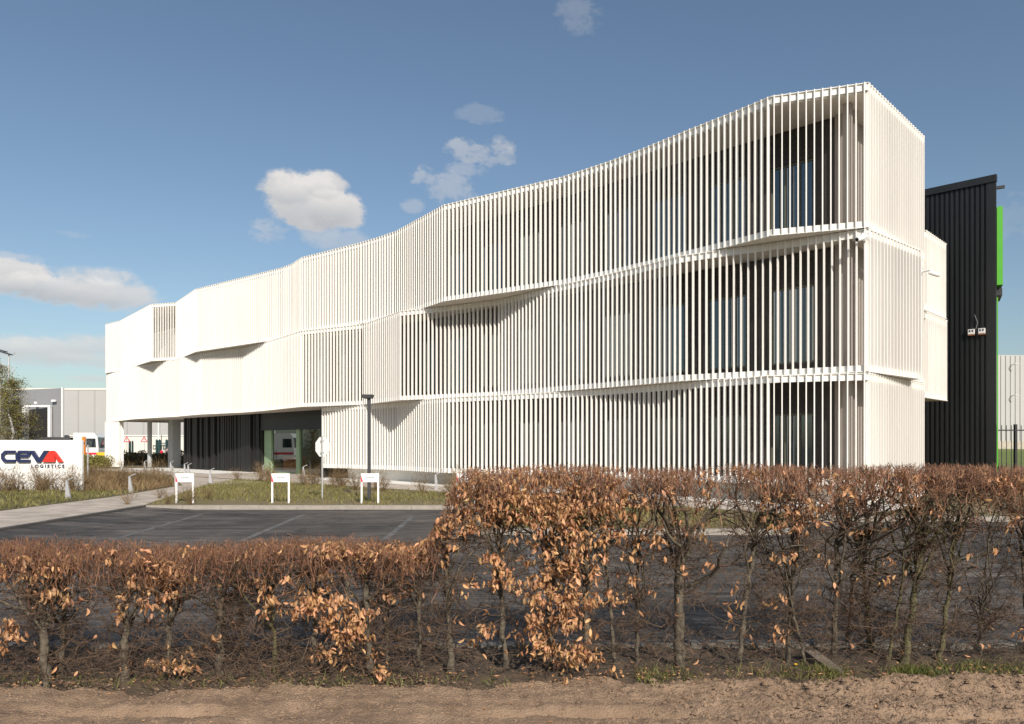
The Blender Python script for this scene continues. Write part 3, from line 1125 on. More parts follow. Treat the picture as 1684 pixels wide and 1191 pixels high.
# ------------------------------------------------------------------ sign wall with raised letters
SX = lambda c: -18.80 + .002256 * c
SZ = lambda c: 2.708 - .002256 * c
sg = thing('sign_wall', 'low white sign wall with raised navy and red lettering', 'sign', (-18.5, 28, 0))
m_ = MB()
m_.box(-22.3, -15.83, 28.0, 28.10, 0.05, 1.95)
m_.build('panel', M['signwhite'], sg)
fs = lambda u, v, d: (SX(u), 28.0 - d, SZ(v))


def ribbon(path, w):
    p = [Vector((a_, b_)) for a_, b_ in path]
    Ls, Rs = [], []
    for i in range(len(p)):
        t0 = (p[i] - p[i - 1]).normalized() if i > 0 else (p[1] - p[0]).normalized()
        t1 = (p[i + 1] - p[i]).normalized() if i < len(p) - 1 else t0
        n0, n1 = Vector((-t0.y, t0.x)), Vector((-t1.y, t1.x))
        m2 = (n0 + n1).normalized()
        kf = 1 / max(.4, m2.dot(n0))
        Ls.append(p[i] + m2 * w / 2 * kf)
        Rs.append(p[i] - m2 * w / 2 * kf)
    return [tuple(v_) for v_ in Ls + Rs[::-1]]


for nm, poly, mm in (('letter_c', ribbon([(243, 528), (85, 528), (38, 575), (38, 632), (80, 676), (243, 676)], 44), 'navy'),
                     ('letter_e', ribbon([(300, 598), (445, 598), (463, 578), (463, 545), (447, 528), (312, 528), (272, 575), (272, 632), (308, 676), (485, 676)], 42), 'navy'),
                     ('letter_v', [(478, 508), (548, 508), (632, 636), (715, 508), (787, 508), (664, 696), (600, 696)], 'navy'),
                     ('letter_a', [(687, 695), (787, 540), (817, 511), (870, 508), (902, 530), (1022, 695), (950, 695), (872, 566), (892, 640), (892, 695)], 'red')):
    m_ = MB()
    m_.prism(poly, fs, 0.015, 0.10)
    m_.build(nm, M[mm], sg)


def text_obj(name, txt, size, origin, rot, m, parent, extrude=0.01, width=None):
    cu = bpy.data.curves.new(name, 'FONT')
    cu.body = txt
    cu.size = size
    cu.extrude = extrude
    cu.offset = 0.004 if size < .3 else 0
    to = bpy.data.objects.new(name, cu)
    C.objects.link(to)
    dg = bpy.context.evaluated_depsgraph_get()
    me = bpy.data.meshes.new_from_object(to.evaluated_get(dg))
    bpy.data.objects.remove(to)
    me.transform(Matrix.Rotation(rot[2], 4, 'Z') @ Matrix.Rotation(math.radians(90), 4, 'X'))
    if width:
        xs_ = [v_.co.x for v_ in me.vertices]
        f_ = width / (max(xs_) - min(xs_))
        me.transform(Matrix.Diagonal((f_, 1, 1, 1)))
    org = ORG.get(parent.name, Vector((0, 0, 0)))
    me.transform(Matrix.Translation(Vector(origin) - org))
    me.materials.clear()
    me.materials.append(m)
    o = bpy.data.objects.new(name, me)
    C.objects.link(o)
    o.parent = parent
    return o


text_obj('lettering', 'L O G I S T I C S', 0.165, (SX(487), 27.985, SZ(787)), (0, 0, 0), M['navy'], sg, 0.012, width=1.21)

# ------------------------------------------------------------------ reserved-bay signs
def bay_sign(xpx, label, first=None):
    t = thing('parking_sign', label, 'sign', (*px(xpx, Z=21.6), VZ), 0, 'small white two legged bay signs')
    for sx in (-.235, .235):
        m_ = MB()
        m_.box(sx - .024, sx + .024, -.02, .02, 0, .60)
        m_.build('leg', M['signwhite'], t, local=True)
    m_ = MB()
    m_.box(-.259, .259, -.016, .016, .60, .845)
    m_.build('panel', M['signwhite'], t, local=True)
    m_ = MB()
    m_.prism([(-.255, .605), (-.195, .605), (-.255, .80)], lambda u, v_, d: (u, -.017 - d, v_), 0, .003)
    m_.build('red_mark', M['redsign'], t, local=True)
    m_ = MB()
    for i, (a_, b_) in enumerate(((-.11, -.075), (-.065, -.05), (-.04, 0.0), (.01, .035), (.045, .085), (.095, .12))):
        m_.box(a_, b_, -.020, -.017, .715, .742)
    m_.build('text_line', M['greytext'], t, local=True)
    return t


s0 = bay_sign(304, 'white two legged bay sign beside the pale path, left of the entrance')
for xp, lab in ((461.5, 'white two legged bay sign in front of the entrance, left of the octagonal sign'), (608.5, 'white two legged bay sign standing in front of the grey lamp post'), (766, 'white two legged bay sign half hidden behind the leafy hedge end')):
    c = copy_tree(s0)
    c.location = (*px(xp, Z=21.6), VZ)
    c['label'] = lab

# octagonal road sign seen from behind
oc = thing('road_sign', 'blank back of a white octagonal road sign on a thin pole', 'sign', (*px(530, Z=23.3), VZ))
m_ = MB()
m_.tube([(0, 0, 0), (0, 0, 1.93)], 0.028, 10)
m_.build('pole', M['galv'], oc, local=True)
m_ = MB()
ro = 0.325
ang = math.radians(-24)
ux, uy = math.cos(ang), math.sin(ang)
poly = [(ro * math.cos(math.pi / 8 + i * math.pi / 4), ro * math.sin(math.pi / 8 + i * math.pi / 4)) for i in range(8)]
m_.prism(poly, lambda u, v_, d: (u * ux * .86 - uy * d - .01, .035 + u * uy * .86 + ux * d, 1.6 + v_), 0.0, 0.02)
m_.build('plate', M['signwhite'], oc, local=True)
m_ = MB()
for zz in (1.42, 1.78):
    m_.box(-.05, .05, -.03, .045, zz, zz + .03)
m_.build('clamp', M['galv'], oc, local=True)
oc.rotation_euler = (0, 0, 0)

# lamp post
lp = thing('lamp_post', 'charcoal square lamp post with a flat head', 'street lamp', (*px(607, Z=22.9), VZ))
m_ = MB()
m_.box(-.045, .045, -.045, .045, 0, 3.06)
m_.build('post', M['lampgrey'], lp, local=True)
m_ = MB()
m_.hexa([(-.17, -.16, 3.06), (.09, -.12, 3.06), (.09, .16, 3.06), (-.17, .16, 3.06), (-.20, -.18, 3.17), (.12, -.14, 3.17), (.12, .18, 3.17), (-.20, .18, 3.17)])
m_.build('lamp_head', M['lampgrey'], lp, local=True)
m_ = MB()
m_.box(-.13, -.06, -.09, .09, 3.05, 3.058)
m_.build('diffuser', M['bollard'], lp, local=True)

# path bollards: tapered blade with a bent head
def bollard(x, y, label):
    t = thing('path_light', label, 'bollard', (x, y, VZ), 0, 'bent bollard lights along the paths')
    m_ = MB()
    m_.hexa([(-.075, -.035, 0), (.085, -.035, 0), (.085, .035, 0), (-.075, .035, 0), (-.065, -.03, .56), (-.015, -.03, .56), (-.015, .03, .56), (-.065, .03, .56)])
    m_.build('post', M['bollard'], t, local=True)
    m_ = MB()
    m_.hexa([(-.065, -.03, .563), (-.015, -.03, .563), (-.015, .03, .563), (-.065, .03, .563), (.16, -.03, .672), (.17, -.03, .645), (.17, .03, .645), (.16, .03, .672)])
    m_.build('lamp_head', M['bollard'], t, local=True)
    return t


bl = bollard(*px(112, Z=23.4), 'bollard light with bent head just right of the sign lettering')
for (xp, Zq, lab) in ((215, 26.5, 'bollard light on the path edge between sign wall and first bay sign'),
                      (290, 31.0, 'bollard light directly behind the leftmost bay sign'),
                      (346.5, 33.5, 'bollard light on the pale paving right of the leftmost bay sign'),
                      (304.5, 45.5, 'bollard light before the left edge of the black ribbed wall, nearest that edge'),
                      (310.5, 43.5, 'bollard light before the black ribbed wall, right one of the close pair'),
                      (281.5, 51.0, 'bollard light in front of the square undercroft column'),
                      (238.5, 53.0, 'bollard light at the foot of the round undercroft column'),
                      (200.5, 51.5, 'bollard light in the brown bed before the far white pier'),
                      (434.0, 42.5, 'bollard light at the green left jamb of the entrance'),
                      (500.0, 39.5, 'bollard light before the right entrance glazing'),
                      (718, 28.3, 'bollard light against the beige plinth right of the lamp post')):
    c = copy_tree(bl)
    c.location = (*px(xp, Z=Zq), VZ)
    c['label'] = lab

# ------------------------------------------------------------------ left background
gh = thing('grey_warehouse', 'mid grey warehouse with a dark dock door behind the birch', 'warehouse', (-44, 75, 0))
xr = px(102.5, Z=75)[0]
m_ = MB()
m_.add([(xr, 75, 0), (-75, 80, 0), (-75, 80, 6.7), (xr, 75, 7.5), (xr - 28, 120, 7.5), (xr - 28, 120, 0)], [(0, 1, 2, 3), (5, 0, 3, 4)])
m_.add([(xr, 75, 7.5), (-75, 80, 6.7), (-95, 120, 6.7), (xr - 28, 120, 7.5)], [(0, 1, 2, 3)])
m_.build('wall', M['hallgrey'], gh)
m_ = MB()
x0, x1 = px(50.5, Z=75)[0], px(82, Z=75)[0]
m_.box(x0, x1, 74.75, 74.95, 0, 5.35)
m_.build('dock_door', M['dark'], gh)
m_ = MB()
m_.box(x0 - .35, x0 - .02, 74.2, 74.9, 0, 5.6)
m_.box(x1 + .02, x1 + .25, 74.6, 74.95, 0, 5.6)
m_.box(x0 - .35, x1 + .25, 74.6, 74.96, 5.62, 5.8)
m_.build('door_frame', M['signwhite'], gh)
m_ = MB()
m_.box(xr - .05, xr + .08, 74.9, 75.2, 0, 7.55)
m_.build('lit_edge_strip', M['signwhite'], gh)  # white strip stands in for sunlight on the narrow wall edge
m_ = MB()
for (xa, xb, zq) in ((85, 92, 6.15), (57, 61, 5.95)):
    m_.box(px(xa, Z=74.8)[0], px(xb, Z=74.8)[0], 74.7, 74.85, zq, zq + .18)
m_.build('wall_light', M['signwhite'], gh)

fw = thing('far_warehouse', 'wide pale warehouse on the horizon behind the white building', 'warehouse', (-66, 140, 0))
m_ = MB()
m_.box(-150, -40, 140, 220, 0, 12.2)
m_.build('wall', M['halllight'], fw)
m_ = MB()
m_.box(-150.1, -39.9, 139.9, 220, 12.203, 12.5)
m_.build('roof_edge', M['cream'], fw)
m_ = MB()
xq = -149
while xq < -40:
    m_.box(xq, xq + .25, 139.88, 139.99, 0, 12.15)
    xq += 3.0
m_.build('panel_joint', M['halljoint'], fw)['kind'] = 'stuff'
lw_ = thing('low_building', 'long low cream building with dark lettering seen through the undercroft', 'building', (-55, 100, 0))
m_ = MB()
m_.box(-95, -36, 100, 112, 0, 3.1)
m_.build('wall', M['cream'], lw_)
m_ = MB()
m_.box(-95.1, -35.9, 99.9, 112.1, 3.103, 3.25)
m_.build('roof_edge', M['signwhite'], lw_)
text_obj('lettering', 'DUTD', 0.75, (px(251, Z=99.9)[0], 99.9, 1.40), (0, 0, 0), M['lampgrey'], lw_, 0.02, width=1.75)


def lorry(name, label, loc, rz, cabmat, bodymat, crane=False):
    t = thing(name, label, 'lorry', loc, rz)
    m_ = MB()
    m_.prism([(-1.15, .45), (1.1, .45), (1.15, 1.5), (1.05, 2.65), (.75, 3.05), (-1.1, 3.05)], lambda u, v_, d: (u, d, v_), -1.22, 1.22)
    cab = m_.build('cab', cabmat, t, local=True)
    m_ = MB()
    m_.prism([(1.13, 1.62), (1.06, 2.6), (1.09, 2.6), (1.165, 1.62)], lambda u, v_, d: (u, d, v_), -1.08, 1.08)
    for sy in (-1, 1):
        m_.prism([(.05, 1.65), (.95, 1.65), (.88, 2.5), (.05, 2.5)], lambda u, v_, d: (u, sy * (1.225 + d), v_), 0, .02)
    m_.build('window', M['glass'], cab, local=True)
    m_ = MB()
    m_.box(-6.8, -1.2, -1.05, 1.05, .65, 1.0)
    m_.build('chassis', M['lampgrey'], t, local=True)
    m_ = MB()
    if crane:
        m_.box(-6.8, -2.6, -1.2, 1.2, 1.02, 1.9)
    else:
        m_.box(-7.0, -1.4, -1.25, 1.25, 1.02, 3.7)
    m_.build('body', bodymat, t, local=True)
    for wx in (.25, -4.6, -5.9):
        for sy in (-1, 1):
            m_ = MB()
            m_.tube([(wx, sy * .9, .5), (wx, sy * 1.2, .5)], .5, 16)
            wo = m_.build('wheel', M['tyre'], t, local=True)
            m_ = MB()
            m_.tube([(wx, sy * 1.2, .5), (wx, sy * 1.215, .5)], .27, 12)
            m_.build('rim', M['galv'], wo, local=True)
    m_ = MB()
    for sy in (-.85, .85):
        m_.box(1.12, 1.18, sy - .18, sy + .18, .7, .9)
    m_.build('headlight', M['galv'], t, local=True)
    m_ = MB()
    for sy in (-1, 1):
        m_.prism([(-1.15, .95), (1.12, .95), (1.135, 1.15), (-1.15, 1.15)], lambda u, v_, d: (u, sy * (1.222 + d), v_), 0, .012)
    m_.build('stripe', M['redsign'], cab, local=True)
    if crane:
        m_ = MB()
        m_.tube([(-1.9, 0, 1.0), (-1.9, 0, 2.45)], .2, 8)
        m_.tube([(-1.9, 0, 2.45), (-3.8, 0, 2.5), (-5.6, 0, 2.4)], [.18, .16, .12], 8)
        m_.build('crane', M['lampgrey'], t, local=True)
    return t


lorry('crane_lorry', 'white lorry with a dark folded crane beyond the sign wall', (-41.0, 74, 0), math.radians(8), M['truckwhite'], M['rust'], True)
dl = lorry('dark_lorry', 'dark lorry parked beside the white crane lorry, half hidden by the white pier', (-43.1, 80, 0), math.radians(4), M['postgreen'], M['dark'])
dl.scale = (.72, .72, .72)
# parked out to the left; the entrance glass mirrors it
lorry('white_lorry', 'white lorry mirrored in the entrance glass', (-45.2, 53.75, 0), math.radians(-90), M['truckwhite'], M['truckwhite'])
m_ = MB()
x0 = px(138, Z=64)[0]
mt = thing('height_barrier_post', 'orange post standing right of the sign wall', 'post', (x0, 64, 0))
m_ = MB()
m_.box(x0 - .11, x0 + .11, 63.9, 64.1, 0, 1.95)
m_.box(x0 - .11, x0 + .11, 63.9, 64.1, 2.06, 2.55)
m_.build('post', M['gold'], mt)
m_ = MB()
m_.box(x0 - .10, x0 + .10, 63.92, 64.08, 1.952, 2.058)
m_.build('band', M['lampgrey'], mt)
x0, x1 = px(160, Z=66)[0], px(174, Z=66)[0]
m_ = MB()
m_.box(x0, x1, 65.9, 66.05, .95, 1.22)
for xq in (x0 + .1, (x0 + x1) / 2, x1 - .1):
    m_.box(xq - .05, xq + .05, 65.93, 66.02, 0, .95)
tag(m_.build('guard_rail', M['yellow']), 'yellow guard rail in front of the dark lorry', 'barrier')
# thin white marker pole
m_ = MB()
pp = px(144.5, Z=36)
m_.tube([(*pp, .1), (*pp, 1.75)], .035, 8)
m_.tube([(*pp, 1.75), (*pp, 1.78)], [.04, .02], 8)
tag(m_.build('marker_pole', M['bollard']), 'thin pale pole just right of the sign wall', 'pole')

for xp, lab in ((208.5, 'red triangle warning sign right beside the white pier'), (237, 'red triangle warning sign left of the round undercroft column')):
    Zq = 80
    cxq = px(xp, Z=Zq)[0]
    t = thing('warning_sign', lab, 'sign', (cxq, Zq, 0), 0, 'triangular warning signs behind the undercroft')
    m_ = MB()
    m_.tube([(cxq, Zq + .03, 0), (cxq, Zq + .03, 2.7)], .035, 8)
    m_.build('pole', M['galv'], t)
    m_ = MB()
    m_.prism([(cxq - .36, 2.2), (cxq + .36, 2.2), (cxq, 2.86)], lambda u, v_, d: (u, Zq - d, v_), 0, .02)
    m_.build('plate', M['redsign'], t)
    m_ = MB()
    m_.prism([(cxq - .22, 2.28), (cxq + .22, 2.28), (cxq, 2.68)], lambda u, v_, d: (u, Zq - .021 - d, v_), 0, .004)
    m_.build('face', M['signwhite'], t)
    m_ = MB()
    m_.box(cxq - .03, cxq + .03, Zq - .032, Zq - .026, 2.33, 2.55)
    m_.build('symbol', M['lampgrey'], t)
for xp, w_, h_, lab in ((213.5, .18, 2.25, 'dark green post right of the first warning sign'), (218, .12, 2.25, 'slim dark post two steps right of the first warning sign'), (258, .2, 2.4, 'dark green gate post left of the gate leaf'), (262.5, .2, 2.4, 'dark green gate post carrying the gate leaf'), (274, .2, 2.4, 'dark green post right of the red marker')):
    c = px(xp, Z=82)
    m_ = MB()
    m_.box(c[0] - w_ / 2, c[0] + w_ / 2, 81.9, 82.1, 0, h_)
    m_.prism([(c[0] - w_ / 2, h_), (c[0] + w_ / 2, h_), (c[0], h_ + .12)], lambda u, v_, d: (u, d, v_), 81.92, 82.08)
    tag(m_.build('gate_post', M['postgreen']), lab, 'post', 'dark posts seen through the undercroft')
gt = MB()
x0, x1 = px(263.5, Z=82)[0], px(273, Z=82)[0]
for zz in (.4, 2.05):
    gt.box(x0, x1, 81.97, 82.03, zz, zz + .09)
for i in range(5):
    xq = x0 + (x1 - x0) * i / 4
    gt.box(xq - .015, xq + .015, 81.98, 82.02, .49, 2.05)
tag(gt.build('gate', M['postgreen']), 'dark barred gate leaf between two posts', 'gate')
c = px(265.5, Z=80)
m_ = MB()
m_.tube([(*c, 0), (*c, 1.15), (*c, 1.35)], [.2, .17, .05], 10)
tag(m_.build('traffic_marker', M['redsign']), 'small red marker at the foot of the gate', 'marker')

# mast light, upper left
ms = thing('light_mast', 'tall thin mast with two tilted floodlights above the birch', 'street lamp', (*px(14.5, Z=78), 0))
mx_, my_ = px(14.5, Z=78)
m_ = MB()
m_.tube([(mx_, my_, 0), (mx_, my_, 11.2)], [.12, .06], 8)
m_.build('pole', M['galv'], ms)
for dx, dz in ((-.75, .42), (-.25, .12)):
    m_ = MB()
    m_.hexa([(mx_ + dx - .75, my_ - .3, 11.35 + dz), (mx_ + dx + .45, my_ - .3, 10.98 + dz), (mx_ + dx + .45, my_ + .3, 10.98 + dz), (mx_ + dx - .75, my_ + .3, 11.35 + dz),
             (mx_ + dx - .75, my_ - .3, 11.43 + dz), (mx_ + dx + .45, my_ - .3, 11.09 + dz), (mx_ + dx + .45, my_ + .3, 11.09 + dz), (mx_ + dx - .75, my_ + .3, 11.43 + dz)])
    m_.build('floodlight', M['lampgrey'], ms)
m_ = MB()
m_.tube([(mx_ - .6, my_, 11.5), (mx_ + .5, my_, 11.15), (mx_ + .62, my_, 11.4)], .03, 6)
m_.build('bracket', M['galv'], ms)
m2 = thing('lamp_mast', 'pale thin mast standing behind the low cream building', 'street lamp', (*px(260.5, Z=96), 0))
mx_, my_ = px(260.5, Z=96)
m_ = MB()
m_.tube([(mx_, my_, 0), (mx_, my_, 7.2)], [.09, .06], 8)
m_.build('pole', M['signwhite'], m2)
m_ = MB()
m_.tube([(mx_, my_, 7.2), (mx_ + .6, my_, 7.3)], [.06, .05], 8)
m_.build('arm', M['signwhite'], m2)


# a small standing figure by the gate: one skinned body, clothes as children
def person(loc):
    t = thing('person', 'person in pale top and dark trousers standing by the gate', 'person', (*loc, 0))
    sk = {'pelvis': (0, 0, .95), 'chest': (0, 0, 1.32), 'neck': (0, 0, 1.48), 'head': (0, -.02, 1.62), 'top': (0, -.01, 1.72),
          'shl': (-.18, 0, 1.42), 'ell': (-.24, .02, 1.14), 'hal': (-.23, -.06, .88), 'shr': (.18, 0, 1.42), 'elr': (.25, .02, 1.14), 'har': (.24, -.05, .88),
          'hil': (-.09, 0, .9), 'knl': (-.1, -.02, .5), 'anl': (-.1, .02, .09), 'tol': (-.1, -.13, .04), 'hir': (.09, 0, .9), 'knr': (.11, -.03, .5), 'anr': (.12, .02, .09), 'tor': (.13, -.13, .04)}
    rad = {'pelvis': .14, 'chest': .15, 'neck': .055, 'head': .095, 'top': .07, 'shl': .07, 'ell': .045, 'hal': .032, 'shr': .07, 'elr': .045, 'har': .032,
           'hil': .095, 'knl': .06, 'anl': .045, 'tol': .035, 'hir': .095, 'knr': .06, 'anr': .045, 'tor': .035}
    ed = [('pelvis', 'chest'), ('chest', 'neck'), ('neck', 'head'), ('head', 'top'), ('chest', 'shl'), ('shl', 'ell'), ('ell', 'hal'), ('chest', 'shr'), ('shr', 'elr'), ('elr', 'har'),
          ('pelvis', 'hil'), ('hil', 'knl'), ('knl', 'anl'), ('anl', 'tol'), ('pelvis', 'hir'), ('hir', 'knr'), ('knr', 'anr'), ('anr', 'tor')]

    def skin(name, keys, grow, m, z0=None):
        ks = [k_ for k_ in sk if k_ in keys]
        me = bpy.data.meshes.new(name)
        me.from_pydata([sk[k_] for k_ in ks], [(ks.index(a_), ks.index(b_)) for a_, b_ in ed if a_ in ks and b_ in ks], [])
        o = bpy.data.objects.new(name, me)
        C.objects.link(o)
        md = o.modifiers.new('skin', 'SKIN')
        sd = o.modifiers.new('sub', 'SUBSURF')
        sd.levels = sd.render_levels = 1
        me.skin_vertices.new() if not me.skin_vertices else None
        for i, k_ in enumerate(ks):
            me.skin_vertices[0].data[i].radius = (rad[k_] + grow, rad[k_] + grow)
            me.skin_vertices[0].data[i].use_root = (i == 0)
        dg = bpy.context.evaluated_depsgraph_get()
        m2_ = bpy.data.meshes.new_from_object(o.evaluated_get(dg))
        bpy.data.objects.remove(o)
        m2_.materials.clear()
        m2_.materials.append(m)
        o2 = bpy.data.objects.new(name, m2_)
        C.objects.link(o2)
        o2.parent = t
        return o2
    skinm = mat('skin', (0.45, 0.27, 0.19), 0.6, 0.05, 8)
    topm = mat('pale_pink_cloth', (0.55, 0.38, 0.38), 0.8, 0.08, 8)
    jean = mat('dark_denim', (0.02, 0.03, 0.06), 0.8, 0.1, 8)
    skin('body', set(sk), 0.0, skinm)
    skin('shirt', {'pelvis', 'chest', 'shl', 'ell', 'shr', 'elr'}, 0.014, topm)
    skin('trousers', {'pelvis', 'hil', 'knl', 'anl', 'hir', 'knr', 'anr'}, 0.018, jean)
    hr = MB()
    hr.tube([(0, .015, 1.62), (0, .01, 1.72), (0, 0, 1.78)], [.105, .095, .03], 10)
    hr.build('hair', M['dark'], t, smooth=True, local=True)
    return t


person(px(277, Z=80))


# ------------------------------------------------------------------ trees and shrubs
def leaf_quads(P_, size, rr, aspect=0.6):
    n = len(P_)
    d = rr.randn(n, 3)
    d /= np.linalg.norm(d, axis=1, keepdims=True)
    u = np.cross(d, rr.randn(n, 3))
    u /= np.linalg.norm(u, axis=1, keepdims=True)
    s = size * (0.6 + 0.8 * rr.rand(n, 1))
    V = np.stack([P_ - d * s, P_ + u * s * aspect, P_ + d * s, P_ - u * s * aspect], 1).reshape(-1, 3)
    F = np.arange(n * 4).reshape(n, 4)
    return V, F


M['birchbark'] = mat('birch_bark', (0.10, 0.09, 0.08), 0.8, 0.2, 5, col2=(0.50, 0.48, 0.45), stretch=(1, 1, 2))
M['spring'] = mat('spring_leaf', (0.17, 0.17, 0.035), 0.7, 0.2, 1.5, col2=(0.31, 0.28, 0.075), island=0.4, trans=0.3)


def spring_tree(x, y, h, label, seed, spread=1.0, dens=1.0):
    rr = np.random.RandomState(seed)
    t = thing('birch_tree', label, 'tree', (x, y, 0), 0, 'birches left of the grey warehouse')
    tr = MB()
    pts = [(x + rr.randn() * .05 * i, y, h * i / 8.0) for i in range(9)]
    tr.tube(pts, [.16 * (1 - i / 9.5) for i in range(9)], 8)
    P0, P1, R0, R1, tips = [], [], [], [], []
    for i in range(int(70)):
        f = 0.22 + 0.75 * rr.rand()
        base = np.array([np.interp(f * h, [p[2] for p in pts], [p[0] for p in pts]), y, f * h])
        a_ = rr.rand() * 6.28
        L_ = h * .26 * (1.15 - f) * (0.6 + .7 * rr.rand()) * spread
        d = np.array([math.cos(a_), math.sin(a_), .9])
        p = base
        for j in range(4):
            q = p + d * L_ / 4 + rr.randn(3) * L_ * .05
            P0.append(p), P1.append(q), R0.append(.03 * (1 - j / 4) * (1.1 - f) + .004), R1.append(.03 * (1 - (j + 1) / 4) * (1.1 - f) + .003)
            d = d + np.array([0, 0, -.28]) + rr.randn(3) * .12
            p = q
            for _ in range(6):
                e_ = rr.randn(3) * .5 + np.array([d[0] * .5, d[1] * .5, -.3])
                q2 = p + e_ * .55
                P0.append(p), P1.append(q2), R0.append(.005), R1.append(.002)
                tips.append((p, q2))
    V, F = strands(P0, P1, R0, R1)
    tr.build('trunk', M['birchbark'], t)
    MB().addnp(V, F).build('branches', M['branch'], t)
    pts_ = []
    for (p, q2) in tips:
        for _ in range(int(2.5 * dens)):
            pts_.append(p + (q2 - p) * rr.rand() * 1.2 + rr.randn(3) * .13)
    V, F = leaf_quads(np.array(pts_), 0.055, rr)
    MB().addnp(V, F).build('crown', M['spring'], t)
    return t


spring_tree(px(2, Z=66)[0], 66, 9.0, 'tall birch with fresh green haze at the left picture edge', 3, 1.0, 1.0)
spring_tree(px(20, Z=64)[0], 64, 7.6, 'white trunked birch right of the mast pole', 4, .95, 1.1)
spring_tree(px(30, Z=68)[0], 68, 6.4, 'small birch nearest the dock door', 5, .85, 1.1)
spring_tree(px(-25, Z=66)[0], 66, 8.4, 'birch partly cut off by the left picture edge', 6, 1.2, 1.0)


def tuft_field(name, pts, h, m, rr, lean=0.5, w=0.006, kind='stuff', segs=1):
    n = len(pts)
    hh = h * (0.45 + 0.8 * rr.rand(n, 1))
    d = np.concatenate([rr.randn(n, 2) * lean, np.ones((n, 1))], 1)
    d /= np.linalg.norm(d, axis=1, keepdims=True)
    a_ = rr.rand(n) * 6.28
    s = np.stack([np.cos(a_), np.sin(a_), np.zeros(n)], 1) * w
    mid = pts + d * hh * .55
    tip = pts + d * hh + np.concatenate([rr.randn(n, 2) * .25 * hh, np.zeros((n, 1))], 1)
    V = np.stack([pts - s, pts + s, mid + s * .7, mid - s * .7, tip], 1).reshape(-1, 3)
    i = np.arange(n)[:, None] * 5
    b_ = MB()
    b_.addnp(V, np.concatenate([i, i + 1, i + 2, i + 3], 1))
    F3 = np.concatenate([i + 3, i + 2, i + 4], 1)
    b_.F.setdefault(3, []).extend(F3.tolist())
    o = b_.build(name, m)
    return tag(o, kind=kind)


def offs(x, y):
    return (x - CX) * NX + (y - CY) * NY


rr = np.random.RandomState(31)
# grass of the verges
n = 90000
x = rr.uniform(-13.5, 14, n)
y = rr.uniform(14.85, 44, n)
xl = np.interp(y, [20.7, 21.7, 31.5, 40], [-10, -10.25, -12.7, -13.6])
ok = (x > xl) & (offs(x, y) > 4.25) & ((y > 20.8) | ((x > -0.5) & (y > 14.9) & ((x < 5.2) | (y > 14.9 + (x - 5.2) * 1.9) | (y > 17.5)) & ~((x > 5.2) & (y < 17.45) & (y < 14.9 + (x - 5.2) * 1.9))))
dirt = (np.abs(y - 21.6) < 0.9 + .5 * np.sin(x * 2)) & (rr.rand(n) < .72)
patch = smooth_noise(x, y, 41, 0.9) + 0.6 * smooth_noise(x, y, 42, 3)
ok &= ~dirt & (patch > -0.85 + rr.rand(n) * .5 - .2)
pts = np.stack([x, y, np.full(n, VZ)], 1)[ok]
tag(tuft_field('grass', pts, 0.13, M['grass'], rr, .5, .010), 'patchy spring grass on the verges by the parking bays', 'grass')
# brown growth of the planting bed left
n = 60000
x = rr.uniform(-34, -12.8, n)
y = rr.uniform(15, 50, n)
xr_ = np.interp(y, [15, 24, 31.5, 37.5, 51], [-12.8, -12.8, -13.8, -17.6, -30.1])
ok = (x < xr_) & ~((x < -15.7) & (y > 27.9) & (y < 28.2))
pts = np.stack([x, y, np.full(n, VZ)], 1)[ok]
near = pts[:, 1] < 27
tag(tuft_field('bed_grass', pts[near], 0.16, M['grass'], rr, .5, .012), 'rough grass in the bed in front of the sign wall', 'grass')
tag(tuft_field('bed_plants', pts[~near], 0.40, M['deadstem'], rr, .45, .012), 'brown dead perennials filling the bed by the undercroft', 'plants')


def dry_shrub_mesh(seed, h=0.75, n=46):
    r2 = np.random.RandomState(seed)
    P0, P1, R0, R1 = [], [], [], []
    for i in range(n):
        d = np.array([r2.randn() * .45, r2.randn() * .45, 1.0])
        d /= np.linalg.norm(d)
        p = np.array([r2.randn() * .05, r2.randn() * .05, 0])
        L_ = h * (.5 + .6 * r2.rand())
        for j in range(3):
            q_ = p + d * L_ / 3
            P0.append(p), P1.append(q_), R0.append(.0055 - .0012 * j), R1.append(.0045 - .0012 * j)
            d = d + r2.randn(3) * .18
            p = q_
            if j > 0:
                for _ in range(3):
                    e_ = d + r2.randn(3) * .6
                    P0.append(p), P1.append(p + e_ * L_ * .2), R0.append(.004), R1.append(.002)
    return strands(P0, P1, R0, R1)


shrubs = []
for i in range(4):
    t = MB()
    V, F = dry_shrub_mesh(70 + i)
    t.addnp(V, F)
    shrubs.append(fast_mesh('dry_shrub', V, [F]))
    shrubs[-1].materials.append(M['deadstem'])


def put_shrub(x, y, sc, label, group):
    o = bpy.data.objects.new('dry_shrub', random.choice(shrubs))
    C.objects.link(o)
    o.location = (x, y, VZ)
    o.rotation_euler = (0, 0, random.random() * 6.28)
    o.scale = (sc * 1.15, sc * 1.15, sc)
    tag(o, label, 'shrub', group)


